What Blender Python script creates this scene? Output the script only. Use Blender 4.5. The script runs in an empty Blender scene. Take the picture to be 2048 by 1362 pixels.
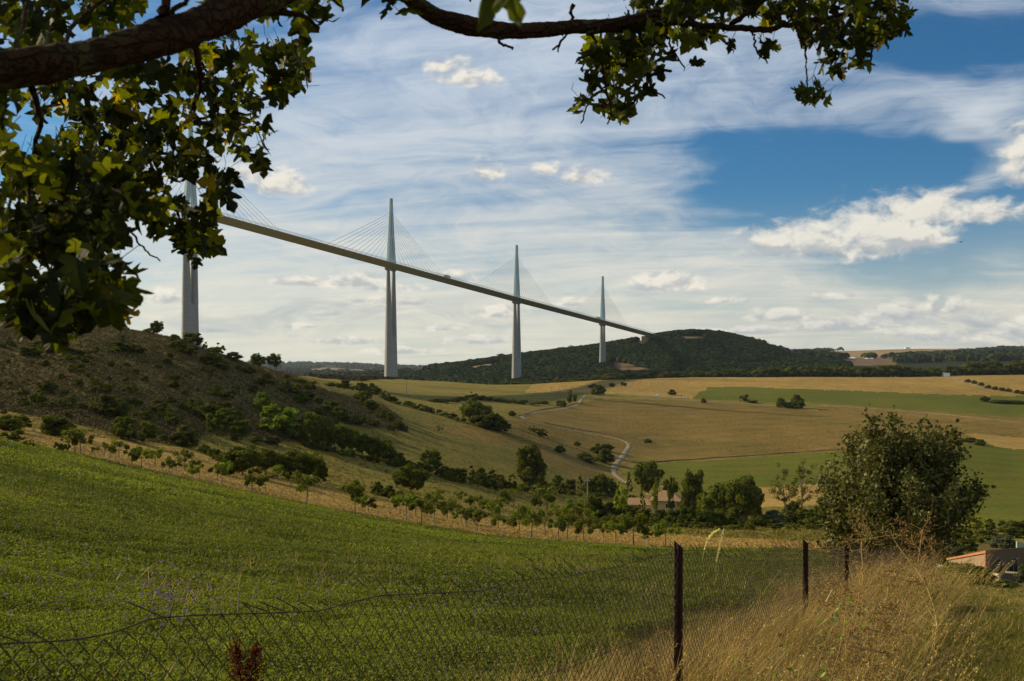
import bpy, math, random
import numpy as np
from mathutils import Vector, Matrix
PI = math.pi
F = 1985.0          # focal length in photo pixels (photo 2048 wide)
CX, YH = 1024.0, 770.0
sc = bpy.context.scene
COL = sc.collection
# ---------------------------------------------------------------- camera
cam = bpy.data.cameras.new("camera"); camo = bpy.data.objects.new("camera", cam); COL.objects.link(camo)
cam.sensor_width = 36.0; cam.lens = 36.0 * F / 2048.0
cam.shift_y = (YH - 681.0) / 2048.0
cam.clip_start = 0.05; cam.clip_end = 40000
camo.location = (0, 0, 0); camo.rotation_euler = (PI / 2, 0, 0)
cam.dof.use_dof = True; cam.dof.focus_distance = 22.0; cam.dof.aperture_fstop = 13.0
sc.camera = camo
# ---------------------------------------------------------------- view
sc.view_settings.view_transform = 'Standard'; sc.view_settings.look = 'None'
sc.view_settings.gamma = 1.0; sc.view_settings.use_curve_mapping = False
sc.view_settings.exposure = 0.44
sc.render.engine = 'CYCLES'
sc.cycles.max_bounces = 6; sc.cycles.transparent_max_bounces = 8; sc.cycles.volume_bounces = 0
sc.cycles.diffuse_bounces = 2; sc.cycles.transmission_bounces = 3
# ---------------------------------------------------------------- sun
TS = Vector((-0.91, 0.41, 0)).normalized()
EL = math.radians(25)
TOSUN = Vector((TS.x * math.cos(EL), TS.y * math.cos(EL), math.sin(EL)))
sl = bpy.data.lights.new("sun", 'SUN'); sl.energy = 5.0; sl.angle = math.radians(0.5); sl.color = (1.0, 0.81, 0.52)
so = bpy.data.objects.new("sun", sl); COL.objects.link(so)
so.rotation_euler = TOSUN.to_track_quat('Z', 'Y').to_euler()
# ---------------------------------------------------------------- node helper
class G:
    def __init__(s, nt): s.nt = nt; s.n = nt.nodes; s.l = nt.links
    def put(s, sock, v):
        if v is None: return
        if isinstance(v, bpy.types.NodeSocket): s.l.new(v, sock)
        else:
            try: sock.default_value = v
            except Exception:
                sock.default_value = tuple(v) + (1.0,) if len(v) == 3 else v
    def m(s, op, a, b=None, c=None, clamp=False):
        n = s.n.new('ShaderNodeMath'); n.operation = op; n.use_clamp = clamp
        for i, v in enumerate((a, b, c)):
            if v is not None: s.put(n.inputs[i], v)
        return n.outputs[0]
    def v(s, op, a, b=None, out=0):
        n = s.n.new('ShaderNodeVectorMath'); n.operation = op
        s.put(n.inputs[0], a)
        if b is not None: s.put(n.inputs[1], b)
        return n.outputs[out]
    def comb(s, x, y, z=0.0):
        n = s.n.new('ShaderNodeCombineXYZ')
        for i, v in enumerate((x, y, z)): s.put(n.inputs[i], v)
        return n.outputs[0]
    def sep(s, a):
        n = s.n.new('ShaderNodeSeparateXYZ'); s.put(n.inputs[0], a); return n.outputs
    def noise(s, vec, scale, detail=4, rough=.55, dist=0.0):
        n = s.n.new('ShaderNodeTexNoise')
        if vec is not None: s.put(n.inputs['Vector'], vec)
        n.inputs['Scale'].default_value = scale; n.inputs['Detail'].default_value = detail
        n.inputs['Roughness'].default_value = rough; n.inputs['Distortion'].default_value = dist
        return n.outputs[0]
    def ss(s, x, a, b, lo=0.0, hi=1.0):
        n = s.n.new('ShaderNodeMapRange'); n.interpolation_type = 'SMOOTHSTEP'
        s.put(n.inputs['Value'], x)
        for k, v in (('From Min', a), ('From Max', b), ('To Min', lo), ('To Max', hi)): s.put(n.inputs[k], v)
        return n.outputs[0]
    def mix(s, f, a, b, mode='MIX'):
        n = s.n.new('ShaderNodeMix'); n.data_type = 'RGBA'; n.blend_type = mode
        s.put(n.inputs[0], f); s.put(n.inputs[6], a if not isinstance(a, tuple) or len(a) == 4 else a + (1,))
        s.put(n.inputs[7], b if not isinstance(b, tuple) or len(b) == 4 else b + (1,))
        return n.outputs[2]
# ---------------------------------------------------------------- world
w = bpy.data.worlds.new("World"); sc.world = w; w.use_nodes = True
nt = w.node_tree; nt.nodes.clear(); g = G(nt)
sky = nt.nodes.new('ShaderNodeTexSky'); sky.sky_type = 'NISHITA'; sky.sun_disc = False
sky.sun_elevation = EL; sky.sun_rotation = math.atan2(TS.x, TS.y)
sky.altitude = 500; sky.air_density = 1.0; sky.dust_density = 1.0; sky.ozone_density = 2.0
tc = nt.nodes.new('ShaderNodeTexCoord')
D = g.v('NORMALIZE', tc.outputs['Generated'])
dx, dy, dz = g.sep(D)
az = g.m('ARCTAN2', dx, dy); el = g.m('ARCSINE', dz)
def AE(px, py):
    a = math.atan((px - CX) / F); return a, math.atan((YH - py) / F * math.cos(a))
def gauss(px, py, rx, ry, A, E, rot=0.0):
    a, e = AE(px, py)
    d = g.v('SUBTRACT', A, (a, e, 0))
    if rot:
        n = nt.nodes.new('ShaderNodeVectorRotate'); n.rotation_type = 'Z_AXIS'; n.inputs['Angle'].default_value = rot
        nt.links.new(d, n.inputs['Vector']); d = n.outputs[0]
    d = g.v('MULTIPLY', d, (F / rx, F / ry, 0))
    L = g.v('LENGTH', d, out=1)
    return g.ss(L, 1.25, 0.0)
P = g.comb(az, el)
# wisp warp
wn = nt.nodes.new('ShaderNodeTexNoise'); nt.links.new(g.v('MULTIPLY', P, (5, 12, 0)), wn.inputs['Vector']); wn.inputs['Scale'].default_value = 1.0; wn.inputs['Detail'].default_value = 3
warp = g.v('MULTIPLY', g.v('SUBTRACT', wn.outputs[1], (.5, .5, .5)), (.24, .095, 0))
PW = g.v('ADD', P, warp)
inv = g.m('DIVIDE', 1.0, g.m('ADD', g.m('MAXIMUM', dz, 0.0), 0.10))
CP = g.comb(g.m('MULTIPLY', dx, inv), g.m('MULTIPLY', dy, inv))
rotn = nt.nodes.new('ShaderNodeVectorRotate'); rotn.rotation_type = 'Z_AXIS'; rotn.inputs['Angle'].default_value = 0.22
nt.links.new(CP, rotn.inputs['Vector'])
cir = g.noise(g.v('MULTIPLY', rotn.outputs[0], (0.55, 2.3, 1)), 1.5, 7, .62, .6)
cir2 = g.noise(g.v('MULTIPLY', PW, (14, 46, 1)), 1.0, 8, .66, .5)
veil = g.m('ADD', g.m('MULTIPLY', cir, .62), g.m('MULTIPLY', cir2, .50))
veil = g.m('ADD', veil, 0.055)
for (px, py, rx, ry, amt) in [
    (1020, 190, 620, 210, .16), (1180, 440, 420, 120, .10), (1880, 205, 230, 90, .36), (1950, 310, 70, 110, .40), (1560, 150, 240, 60, .10),
    (500, 420, 450, 200, .10), (1250, 330, 260, 60, .12), (1330, 480, 200, 40, .10), (1900, 620, 320, 60, .22), (700, 630, 700, 110, .16), (1400, 560, 420, 60, .14),
    (1560, 320, 600, 200, -.17), (1800, 300, 520, 280, -.17), (1640, 300, 380, 80, -.20), (1800, 340, 280, 110, -.12), (1960, 90, 220, 80, -.34), (1850, 60, 160, 70, -.24), (2040, 130, 90, 40, -.16), (2000, 20, 120, 40, -.16), (1780, 130, 60, 50, -.12), (1880, 470, 360, 120, -.40), (1560, 400, 200, 60, -.12), (1600, 440, 300, 30, -.26), (1480, 385, 120, 26, -.1),
    (300, 20, 300, 90, -.26), (30, 250, 120, 130, -.32), (740, 20, 240, 50, -.20), (780, 410, 190, 34, -.08), (820, 330, 200, 26, -.05), (1420, 265, 180, 34, -.16)]:
    veil = g.m('ADD', veil, g.m('MULTIPLY', gauss(px, py, rx, ry, PW, None), amt))
vm = g.ss(veil, .26, .96)
elc = g.ss(el, 0.0, 0.34)
veilcol = g.mix(elc, (6.6, 6.0, 4.75), (4.7, 5.2, 5.8))
hsv = nt.nodes.new('ShaderNodeHueSaturation'); hsv.inputs['Saturation'].default_value = 1.22; hsv.inputs['Value'].default_value = 0.60
nt.links.new(sky.outputs[0], hsv.inputs['Color'])
base = g.mix(1.0, hsv.outputs[0], (0.42, 0.88, 1.08), 'MULTIPLY')
# slight milky layer everywhere low
base = g.mix(g.ss(el, .20, -.02, 0.0, .75), base, (5.2, 4.9, 4.2))
col = g.mix(g.m('MULTIPLY', vm, .90), base, veilcol)
CUM = [ # px,py,rx,ry
 (1640, 478, 140, 34), (1760, 462, 120, 52), (1850, 420, 90, 34), (1950, 424, 80, 22), (1560, 486, 60, 20), (1840, 470, 60, 30),
 (978, 340, 50, 28), (1100, 335, 42, 18), (1170, 350, 60, 26), (900, 130, 62, 24), (940, 152, 78, 22), (2035, 300, 50, 62), (2040, 350, 36, 26),
 (1350, 560, 95, 24), (1290, 572, 50, 14), (1790, 622, 90, 24), (1880, 612, 60, 22), (1560, 628, 70, 16), (1990, 640, 80, 22), (1700, 650, 160, 14), (1930, 665, 160, 18),
 (620, 562, 70, 13), (700, 560, 90, 18), (780, 572, 80, 14), (900, 550, 60, 16), (740, 598, 60, 12), (820, 602, 60, 12), (1000, 620, 70, 18), (1140, 602, 50, 14),
 (640, 625, 60, 9), (600, 650, 60, 9), (700, 680, 90, 12), (880, 655, 60, 9), (960, 678, 90, 12), (800, 700, 90, 10), (560, 360, 70, 34), (490, 345, 50, 22), (330, 590, 60, 20), (420, 660, 50, 6),
 (1450, 600, 60, 10), (1660, 590, 60, 9), (1500, 660, 120, 10), (150, 560, 90, 22)]
off = (-.004, .0075, 0)
n1 = g.noise(g.v('MULTIPLY', P, (36, 54, 1)), 1.0, 6, .60, .3)
n2 = g.noise(g.v('MULTIPLY', g.v('ADD', P, off), (36, 54, 1)), 1.0, 5, .60, .3)
dmax = -1.2; ysum = 0.0
for (px, py, rx, ry) in CUM:
    a, e = AE(px, py + ry * .35)
    s = g.sep(g.v('MULTIPLY', g.v('SUBTRACT', P, (a, e, 0)), (F / rx / 1.15, F / ry / 1.5, 0)))
    yy = g.m('MAXIMUM', s[1], g.m('MULTIPLY', s[1], -2.1))
    L = g.m('SUBTRACT', 1.14 if py in (478, 462, 420, 424, 470, 486) else (.98 if rx > 65 else .84), g.v('LENGTH', g.comb(s[0], yy), out=1))
    dmax = g.m('MAXIMUM', dmax, L)
    ysum = g.m('MULTIPLY_ADD', g.m('MAXIMUM', L, 0.0), s[1], ysum)
c1 = g.m('ADD', g.m('MULTIPLY', dmax, .85), g.m('MULTIPLY', g.m('SUBTRACT', n1, .5), 1.35))
dlt = g.m('ADD', g.m('MULTIPLY', g.m('SUBTRACT', n1, n2), 1.3), g.m('MULTIPLY', ysum, .55))
ca = g.ss(c1, -.04, .60)
lit = g.ss(dlt, -.17, .24)
thick = g.ss(c1, .15, .75)
cc = g.mix(lit, g.mix(elc, (3.3, 3.45, 3.5), (3.2, 3.5, 3.9)), (7.5, 6.9, 5.8))
cc = g.mix(g.m('MULTIPLY', thick, .35), cc, (4.4, 4.4, 4.2))
col = g.mix(g.m('MULTIPLY', ca, .93), col, cc)
# grey-blue cloud deck low on the right
dk = g.m('MULTIPLY', g.m('ADD', gauss(1900, 650, 480, 62, PW, None), gauss(700, 640, 500, 30, PW, None)), g.ss(g.noise(g.v('MULTIPLY', PW, (16, 75, 1)), 1.0, 6, .6), .36, .58))
col = g.mix(g.m('MULTIPLY', dk, .6), col, (2.9, 3.3, 3.6))
col = g.mix(g.ss(dz, -.005, -.06), col, (.9, .75, .4))
bg = nt.nodes.new('ShaderNodeBackground'); bg.inputs['Strength'].default_value = 0.1
nt.links.new(col, bg.inputs['Color'])
wo = nt.nodes.new('ShaderNodeOutputWorld'); nt.links.new(bg.outputs[0], wo.inputs['Surface'])
w.cycles.sampling_method = 'MANUAL'; w.cycles.sample_map_resolution = 512
# ---------------------------------------------------------------- generic helpers
rng = np.random.default_rng(7); random.seed(7)
def tag(o, label=None, cat=None, group=None, kind=None):
    if label: o['label'] = label
    if cat: o['category'] = cat
    if group: o['group'] = group
    if kind: o['kind'] = kind
    return o
def empty(name, loc=(0, 0, 0), rz=0.0, scale=(1, 1, 1)):
    o = bpy.data.objects.new(name, None); COL.objects.link(o); o.location = loc; o.rotation_euler = (0, 0, rz); o.scale = scale
    o.empty_display_size = .1
    return o
def copy_tree(o, parent=None):
    c = o.copy(); COL.objects.link(c)
    if parent is not None: c.parent = parent
    for ch in list(o.children): copy_tree(ch, c)
    return c
class Acc:
    def __init__(s): s.V = []; s.Fs = {}; s.T = {}; s.M = {}; s.n = 0
    def add(s, V, Fa, t=0.5, mi=0):
        V = np.asarray(V, dtype=np.float32).reshape(-1, 3); Fa = np.asarray(Fa, dtype=np.int64)
        k = Fa.shape[1]
        s.V.append(V); s.Fs.setdefault(k, []).append(Fa + s.n)
        tt = np.full(len(Fa), t, dtype=np.float32) if np.isscalar(t) else np.asarray(t, dtype=np.float32)
        s.T.setdefault(k, []).append(tt); s.M.setdefault(k, []).append(np.full(len(Fa), mi, dtype=np.int32))
        s.n += len(V)
    def mesh(s, name, mats, smooth=False):
        V = np.concatenate(s.V); ks = sorted(s.Fs)
        loops = np.concatenate([np.concatenate(s.Fs[k]).ravel() for k in ks])
        counts = np.concatenate([np.full(sum(len(a) for a in s.Fs[k]), k) for k in ks])
        T = np.concatenate([np.concatenate(s.T[k]) for k in ks]); M = np.concatenate([np.concatenate(s.M[k]) for k in ks])
        me = bpy.data.meshes.new(name)
        me.vertices.add(len(V)); me.vertices.foreach_set('co', V.ravel())
        me.loops.add(len(loops)); me.loops.foreach_set('vertex_index', loops.astype(np.int32))
        me.polygons.add(len(counts))
        st = np.concatenate([[0], np.cumsum(counts)[:-1]]).astype(np.int32)
        me.polygons.foreach_set('loop_start', st)
        me.polygons.foreach_set('material_index', M)
        me.update(calc_edges=True)
        a = me.attributes.new('tint', 'FLOAT', 'FACE'); a.data.foreach_set('value', T)
        for mt in (mats if isinstance(mats, (list, tuple)) else [mats]): me.materials.append(mt)
        me.polygons.foreach_set('use_smooth', np.full(len(counts), smooth, dtype=bool))
        return me
    def obj(s, name, mats, parent=None, smooth=False):
        o = bpy.data.objects.new(name, s.mesh(name, mats, smooth)); COL.objects.link(o)
        if parent is not None: o.parent = parent
        return o
def box_arr(cx, cy, cz, sx, sy, sz, rz=0.0):
    v = np.array([[x, y, z] for z in (-.5, .5) for x, y in ((-.5, -.5), (.5, -.5), (.5, .5), (-.5, .5))]) * [sx, sy, sz]
    c, s_ = math.cos(rz), math.sin(rz)
    v = np.stack([v[:, 0] * c - v[:, 1] * s_ + cx, v[:, 0] * s_ + v[:, 1] * c + cy, v[:, 2] + cz], 1)
    return v, np.array([[0, 3, 2, 1], [4, 5, 6, 7], [0, 1, 5, 4], [1, 2, 6, 5], [2, 3, 7, 6], [3, 0, 4, 7]])
def tube_arr(P, R, n=5, caps=True):
    P = np.asarray(P, float); m = len(P); R = np.full(m, R) if np.isscalar(R) else np.asarray(R, float)
    T = np.gradient(P, axis=0); T /= np.linalg.norm(T, axis=1)[:, None] + 1e-9
    ref = np.array([0, 0, 1.0]) if abs(T[0][2]) < .9 else np.array([1.0, 0, 0])
    U = np.cross(T, ref); U /= np.linalg.norm(U, axis=1)[:, None] + 1e-9; W = np.cross(T, U)
    a = np.arange(n) * 2 * PI / n
    V = P[:, None, :] + R[:, None, None] * (np.cos(a)[None, :, None] * U[:, None, :] + np.sin(a)[None, :, None] * W[:, None, :])
    V = V.reshape(-1, 3); i = np.arange(m - 1)[:, None] * n; j = np.arange(n)[None, :]; j2 = (j + 1) % n
    Fq = np.stack([i + j, i + j2, i + n + j2, i + n + j], -1).reshape(-1, 4)
    return V, Fq
def prism_arr(A, B):
    """two closed rings of equal count -> quads + (ngon caps returned separately)"""
    n = len(A); V = np.concatenate([A, B]); j = np.arange(n); j2 = (j + 1) % n
    return V, np.stack([j, j2, n + j2, n + j], 1), np.array([list(range(n))[::-1]]), np.array([list(range(n, 2 * n))])
def cards(C, size, nrm, aspect=1.0, bend=0.0):
    """rhombus/quads leaf cards at centres C with normals nrm"""
    n = len(C); r = rng.normal(size=(n, 3)); U = np.cross(nrm, r); U /= np.linalg.norm(U, axis=1)[:, None] + 1e-9
    W = np.cross(nrm, U); W /= np.linalg.norm(W, axis=1)[:, None] + 1e-9
    s_ = (np.full(n, size) if np.isscalar(size) else size)[:, None]
    V = np.stack([C - U * s_, C - W * s_ * aspect * .62 + U * s_ * .1, C + U * s_, C + W * s_ * aspect * .62 + U * s_ * .1], 1).reshape(-1, 3)
    Fq = np.arange(4 * n).reshape(-1, 4)
    return V, Fq
def unit(v): return v / (np.linalg.norm(v, axis=-1, keepdims=True) + 1e-9)
# ---------------------------------------------------------------- materials
def newmat(name):
    m = bpy.data.materials.new(name); m.use_nodes = True; m.node_tree.nodes.clear(); return m, G(m.node_tree)
def finish(m, g, shader):
    o = g.n.new('ShaderNodeOutputMaterial'); g.l.new(shader, o.inputs['Surface']); return m
def pbsdf(g, col, rough=.8, spec=.2, metal=0.0, bump=None, bstr=.3, bdist=.1):
    b = g.n.new('ShaderNodeBsdfPrincipled'); g.put(b.inputs['Base Color'], col if isinstance(col, bpy.types.NodeSocket) else tuple(col) + (1,))
    b.inputs['Roughness'].default_value = rough; b.inputs['Specular IOR Level'].default_value = spec; b.inputs['Metallic'].default_value = metal
    if bump is not None:
        bn = g.n.new('ShaderNodeBump'); bn.inputs['Strength'].default_value = bstr; bn.inputs['Distance'].default_value = bdist
        g.l.new(bump, bn.inputs['Height']); g.l.new(bn.outputs[0], b.inputs['Normal'])
    return b.outputs[0]
def leafmat(name, dark, light, trans=.35, tcol=None, rough=.8, spec=.04, objvar=.35):
    m, g = newmat(name)
    at = g.n.new('ShaderNodeAttribute'); at.attribute_name = 'tint'
    oi = g.n.new('ShaderNodeObjectInfo')
    c = g.mix(at.outputs['Fac'], tuple(dark), tuple(light))
    hs = g.n.new('ShaderNodeHueSaturation'); g.l.new(c, hs.inputs['Color'])
    g.l.new(g.m('ADD', 1.0 - objvar / 2, g.m('MULTIPLY', oi.outputs['Random'], objvar)), hs.inputs['Value'])
    g.l.new(g.m('ADD', .5 - .012, g.m('MULTIPLY', oi.outputs['Random'], .024)), hs.inputs['Hue'])
    c = hs.outputs[0]
    p = pbsdf(g, c, rough, spec)
    t = g.n.new('ShaderNodeBsdfTranslucent')
    tc_ = g.mix(1.0, c, tuple(tcol) if tcol else (1.5, 1.6, .6), 'MULTIPLY'); g.l.new(tc_, t.inputs['Color'])
    mx = g.n.new('ShaderNodeMixShader'); mx.inputs[0].default_value = trans
    g.l.new(p, mx.inputs[1]); g.l.new(t.outputs[0], mx.inputs[2])
    return finish(m, g, mx.outputs[0])
def plainmat(name, col, rough=.8, spec=.2, metal=0.0, var=.2, scale=3.0, bump=.3, bdist=.02, streak=None):
    m, g = newmat(name); t = g.n.new('ShaderNodeTexCoord'); vec = t.outputs['Object']
    if streak: vec = g.v('MULTIPLY', vec, streak)
    n = g.noise(vec, scale, 6, .6)
    c = g.mix(n, tuple(x * (1 - var) for x in col), tuple(min(1, x * (1 + var)) for x in col))
    return finish(m, g, pbsdf(g, c, rough, spec, metal, n, bump, bdist))
def groundmat(name, c1, c2, c3, s1=.02, s2=.15, s3=1.2, row=None, rowamt=.0, bstr=.8, bdist=.3, rough=.95, nrm=None):
    """three-tone ground: broad patches, medium mottle, fine grain; optional tilled / mown rows"""
    m, g = newmat(name); geo = g.n.new('ShaderNodeNewGeometry'); Pn = geo.outputs['Position']
    a = g.noise(Pn, s1, 5, .6, .5); b = g.noise(Pn, s2, 5, .65); c = g.noise(Pn, s3, 4, .7)
    col = g.mix(g.ss(a, .38, .64), tuple(c1), tuple(c2))
    col = g.mix(g.m('MULTIPLY', g.ss(b, .42, .70), .7), col, tuple(c3))
    col = g.mix(g.ss(c, .35, .65, 0, .75), col, g.mix(1.0, col, (.62, .64, .6), 'MULTIPLY'))
    h = g.m('ADD', g.m('MULTIPLY', b, .6), g.m('MULTIPLY', c, .4))
    if row:
        n = g.n.new('ShaderNodeVectorRotate'); n.rotation_type = 'Z_AXIS'; n.inputs['Angle'].default_value = row[0]; g.l.new(Pn, n.inputs['Vector'])
        wv = g.n.new('ShaderNodeTexWave'); wv.inputs['Scale'].default_value = row[1]; wv.inputs['Distortion'].default_value = 4.0; wv.inputs['Detail'].default_value = 3
        wv.inputs['Detail Scale'].default_value = .4
        g.l.new(n.outputs[0], wv.inputs['Vector'])
        col = g.mix(g.m('MULTIPLY', wv.outputs['Fac'], rowamt), col, g.mix(1.0, col, (.55, .55, .5), 'MULTIPLY'))
        w2 = g.n.new('ShaderNodeTexWave'); w2.inputs['Scale'].default_value = row[1] * .14; w2.inputs['Distortion'].default_value = 3.0; w2.inputs['Detail'].default_value = 4; w2.inputs['Detail Scale'].default_value = 1.2
        g.l.new(n.outputs[0], w2.inputs['Vector'])
        col = g.mix(g.m('MULTIPLY', g.ss(w2.outputs['Fac'], .55, 1.0), min(.5, rowamt * 1.1)), col, g.mix(1.0, col, (.66, .72, .6), 'MULTIPLY'))
    return finish(m, g, pbsdf(g, col, rough, .05, 0, h, bstr, bdist))
# ================================================================ terrain
YK = [3, 5, 10, 20, 50, 100]
NEAR = { # px : list of (Y, py)
 -900: [(3,1700),(5,1300),(10,950),(20,800),(50,730),(100,690),(130,670),(170,600),(280,480),(420,500),(800,640),(1300,740)],
 -300: [(3,1760),(5,1380),(10,1100),(20,960),(50,850),(100,800),(130,775),(170,740),(290,600),(420,620),(800,690),(1300,745)],
 0:    [(3,1780),(5,1420),(10,1180),(20,1040),(50,935),(100,878),(135,850),(160,815),(300,624),(420,650),(800,715),(1300,750)],
 150:  [(3,1790),(5,1435),(10,1200),(20,1065),(50,965),(100,911),(140,868),(165,838),(300,632),(420,665),(800,725),(1300,752)],
 300:  [(3,1800),(5,1450),(10,1215),(20,1090),(50,993),(100,947),(150,893),(175,865),(300,662),(420,700),(800,735),(1300,753)],
 400:  [(3,1810),(5,1465),(10,1225),(20,1102),(50,1010),(100,968),(150,918),(195,878),(305,685),(430,725),(800,740),(1300,754)],
 500:  [(3,1820),(5,1478),(10,1232),(20,1113),(50,1027),(100,989),(145,945),(205,892),(310,728),(480,740),(800,745),(1300,754)],
 600:  [(3,1830),(5,1490),(10,1240),(20,1125),(50,1045),(100,1010),(145,965),(205,912),(240,880),(340,757),(480,753),(800,754),(1250,752),(1300,754)],
 700:  [(3,1835),(5,1500),(10,1247),(20,1135),(50,1063),(100,1030),(145,985),(205,940),(245,905),(300,855),(370,787),(480,775),(800,760),(1250,754),(1300,757)],
 800:  [(3,1840),(5,1510),(10,1252),(20,1142),(50,1078),(100,1047),(150,1000),(215,955),(260,915),(310,875),(360,838),(480,808),(700,780),(1000,763),(1250,756),(1300,759)],
 900:  [(3,1845),(5,1517),(10,1258),(20,1149),(50,1089),(100,1064),(160,1015),(230,965),(290,920),(350,880),(430,845),(550,812),(750,785),(1000,768),(1200,762),(1300,768)],
 1000: [(3,1850),(5,1524),(10,1264),(20,1155),(50,1098),(100,1078),(170,1030),(250,985),(310,940),(370,900),(460,850),(600,815),(800,786),(1000,773),(1150,769),(1300,779)],
 1200: [(3,1855),(5,1526),(10,1266),(20,1160),(50,1110),(100,1092),(160,1066),(230,1043),(290,1020),(350,985),(430,935),(520,885),(650,840),(830,797),(1000,772),(1150,758),(1300,766)],
 1340: [(3,1855),(5,1526),(10,1266),(20,1163),(50,1116),(100,1100),(160,1070),(230,1048),(290,1034),(350,1000),(420,955),(500,918),(650,855),(850,798),(1000,773),(1180,753),(1300,757)],
 1600: [(3,1855),(5,1526),(10,1266),(20,1162),(50,1120),(100,1102),(160,1078),(240,1052),(290,1040),(350,1000),(420,955),(500,912),(650,858),(850,808),(1000,778),(1200,751),(1300,752)],
 1750: [(3,1850),(5,1520),(10,1262),(18,1166),(30,1135),(60,1130),(100,1120),(160,1092),(240,1065),(290,1050),(350,1010),(420,960),(500,905),(650,858),(850,812),(1000,782),(1200,751),(1300,752)],
 1850: [(3,1840),(5,1500),(10,1250),(18,1172),(30,1166),(60,1170),(100,1160),(160,1120),(240,1085),(290,1065),(350,1020),(420,965),(500,898),(650,862),(850,816),(1000,784),(1200,750),(1300,751)],
 2048: [(3,1800),(5,1470),(10,1240),(17,1182),(30,1200),(60,1200),(100,1180),(130,1166),(180,1125),(250,1085),(290,1065),(350,1025),(420,980),(530,910),(650,868),(850,828),(1000,796),(1200,748),(1300,748)],
 2900: [(3,1700),(5,1420),(10,1220),(17,1160),(30,1200),(60,1200),(100,1180),(130,1166),(180,1125),(250,1085),(290,1065),(350,1025),(420,980),(530,910),(650,868),(850,828),(1000,796),(1200,748),(1300,748)]}
FY = [1350, 1600, 1900, 2080, 2250, 2650, 3500, 5000, 7000, 9000, 13000]
FAR = {
 -900: [760, 765, 760, 757.4, 755, 750, 745, 740, 735, 728, 745],
 400: [762, 770, 768, 766.4, 765, 762, 755, 746, 735, 727, 745],
 640: [762, 772, 770, 768.4, 767, 763, 755, 746, 736, 725, 745],
 720: [762, 775, 772, 768.8, 766, 760, 754, 748, 738, 729, 745],
 800: [764, 776, 766, 758.6, 752, 752, 752, 748, 741, 733, 745],
 860: [772, 778, 760, 747.3, 736, 745, 750, 748, 742, 734, 745],
 930: [778, 776, 752, 739.3, 728, 740, 748, 748, 745, 740, 745],
 1000: [780, 772, 744, 729.2, 716, 730, 740, 745, 745, 742, 745],
 1100: [776, 764, 732, 716.6, 703, 718, 735, 742, 745, 745, 748],
 1200: [768, 757, 742, 703, 691, 708, 730, 740, 745, 745, 748],
 1285: [764, 755, 735, 684, 677, 695, 725, 738, 745, 745, 748],
 1345: [762, 752, 726, 669.5, 667, 685, 720, 735, 745, 745, 748],
 1400: [762, 750, 724, 668, 662, 680, 715, 730, 745, 745, 748],
 1450: [762, 750, 724, 692.7, 665, 682, 712, 725, 740, 742, 748],
 1500: [760, 749, 724, 694, 676, 696, 708, 720, 738, 740, 748],
 1560: [758, 748, 728, 716, 704, 709, 710, 708, 715, 720, 740],
 1620: [757, 748, 734, 732, 728, 718, 713, 704, 703, 706, 730],
 1700: [756, 747, 738, 733.8, 730, 722, 714, 703, 701, 705, 730],
 1800: [755, 747, 738, 734.8, 732, 724, 715, 697, 699, 705, 730],
 1900: [755, 746, 738, 732.7, 728, 722, 712, 697, 699, 703, 730],
 2048: [752, 745, 735, 729.7, 725, 718, 710, 702, 699, 700, 730],
 2900: [752, 745, 735, 729.7, 725, 718, 710, 702, 699, 700, 730]}
NR = 900; LY0, LY1 = math.log(3.0), math.log(13000.0)
LY = np.linspace(LY0, LY1, NR); YY = np.exp(LY)
pxs = np.concatenate([np.arange(-900, -60, 20), np.arange(-60, 2112, 3.0), np.arange(2120, 2901, 20)]).astype(float)
def vnoise(x, y, seed=0):
    xi = np.floor(x).astype(np.int64); yi = np.floor(y).astype(np.int64); fx = x - xi; fy = y - yi
    fx = fx * fx * (3 - 2 * fx); fy = fy * fy * (3 - 2 * fy)
    def h(a, b):
        n = (a * 374761393 + b * 668265263 + seed * 974711) & 0x7fffffff
        n = ((n ^ (n >> 13)) * 1274126177) & 0x7fffffff
        return ((n ^ (n >> 16)) & 0xffff) / 65535.0
    return (h(xi, yi) * (1 - fx) + h(xi + 1, yi) * fx) * (1 - fy) + (h(xi, yi + 1) * (1 - fx) + h(xi + 1, yi + 1) * fx) * fy
def fbm(x, y, o=4, seed=0):
    s = 0; a = .5
    for i in range(o): s = s + a * (vnoise(x, y, seed + i) - .5); x = x * 2.03; y = y * 2.03; a *= .55
    return s
def blur(a, sig, axis):
    r = max(1, int(3 * sig)); k = np.exp(-.5 * (np.arange(-r, r + 1) / sig) ** 2); k /= k.sum()
    return np.apply_along_axis(lambda v: np.convolve(np.pad(v, r, mode='edge'), k, mode='valid'), axis, a)
def cols_to_grid(dic, yk=None):
    ks = sorted(dic); A = []
    for k in ks:
        ys = [p[0] for p in dic[k]] if yk is None else yk; vs = [p[1] for p in dic[k]] if yk is None else dic[k]
        A.append(np.interp(LY, np.log(ys), vs))
    A = np.array(A)
    return np.array([np.interp(pxs, ks, A[:, j]) for j in range(NR)]).T
GN = cols_to_grid(NEAR); GF = cols_to_grid(FAR, FY)
bl = np.clip((LY - math.log(1250)) / (math.log(1360) - math.log(1250)), 0, 1)[None, :]
PYG = GN * (1 - bl) + GF * bl
PYG = blur(PYG, 5, 1)
# blur along px, in uniform part only
m_in = (pxs >= -60) & (pxs < 2112); tmp = PYG.copy(); i0 = np.where(m_in)[0][0]; i1 = np.where(m_in)[0][-1] + 1
PYG[i0:i1] = blur(PYG[i0:i1], 9, 0)
PX2, Y2 = np.meshgrid(pxs, YY, indexing='ij')
XW = (PX2 - CX) / F * Y2
und = fbm(PX2 / 130, np.log(Y2) * 7, 4, 3) * 5.0
PYG += und * np.clip((Y2 - 120) / 200, 0, 1) * np.where(Y2 > 1150, .6, 1)
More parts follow.
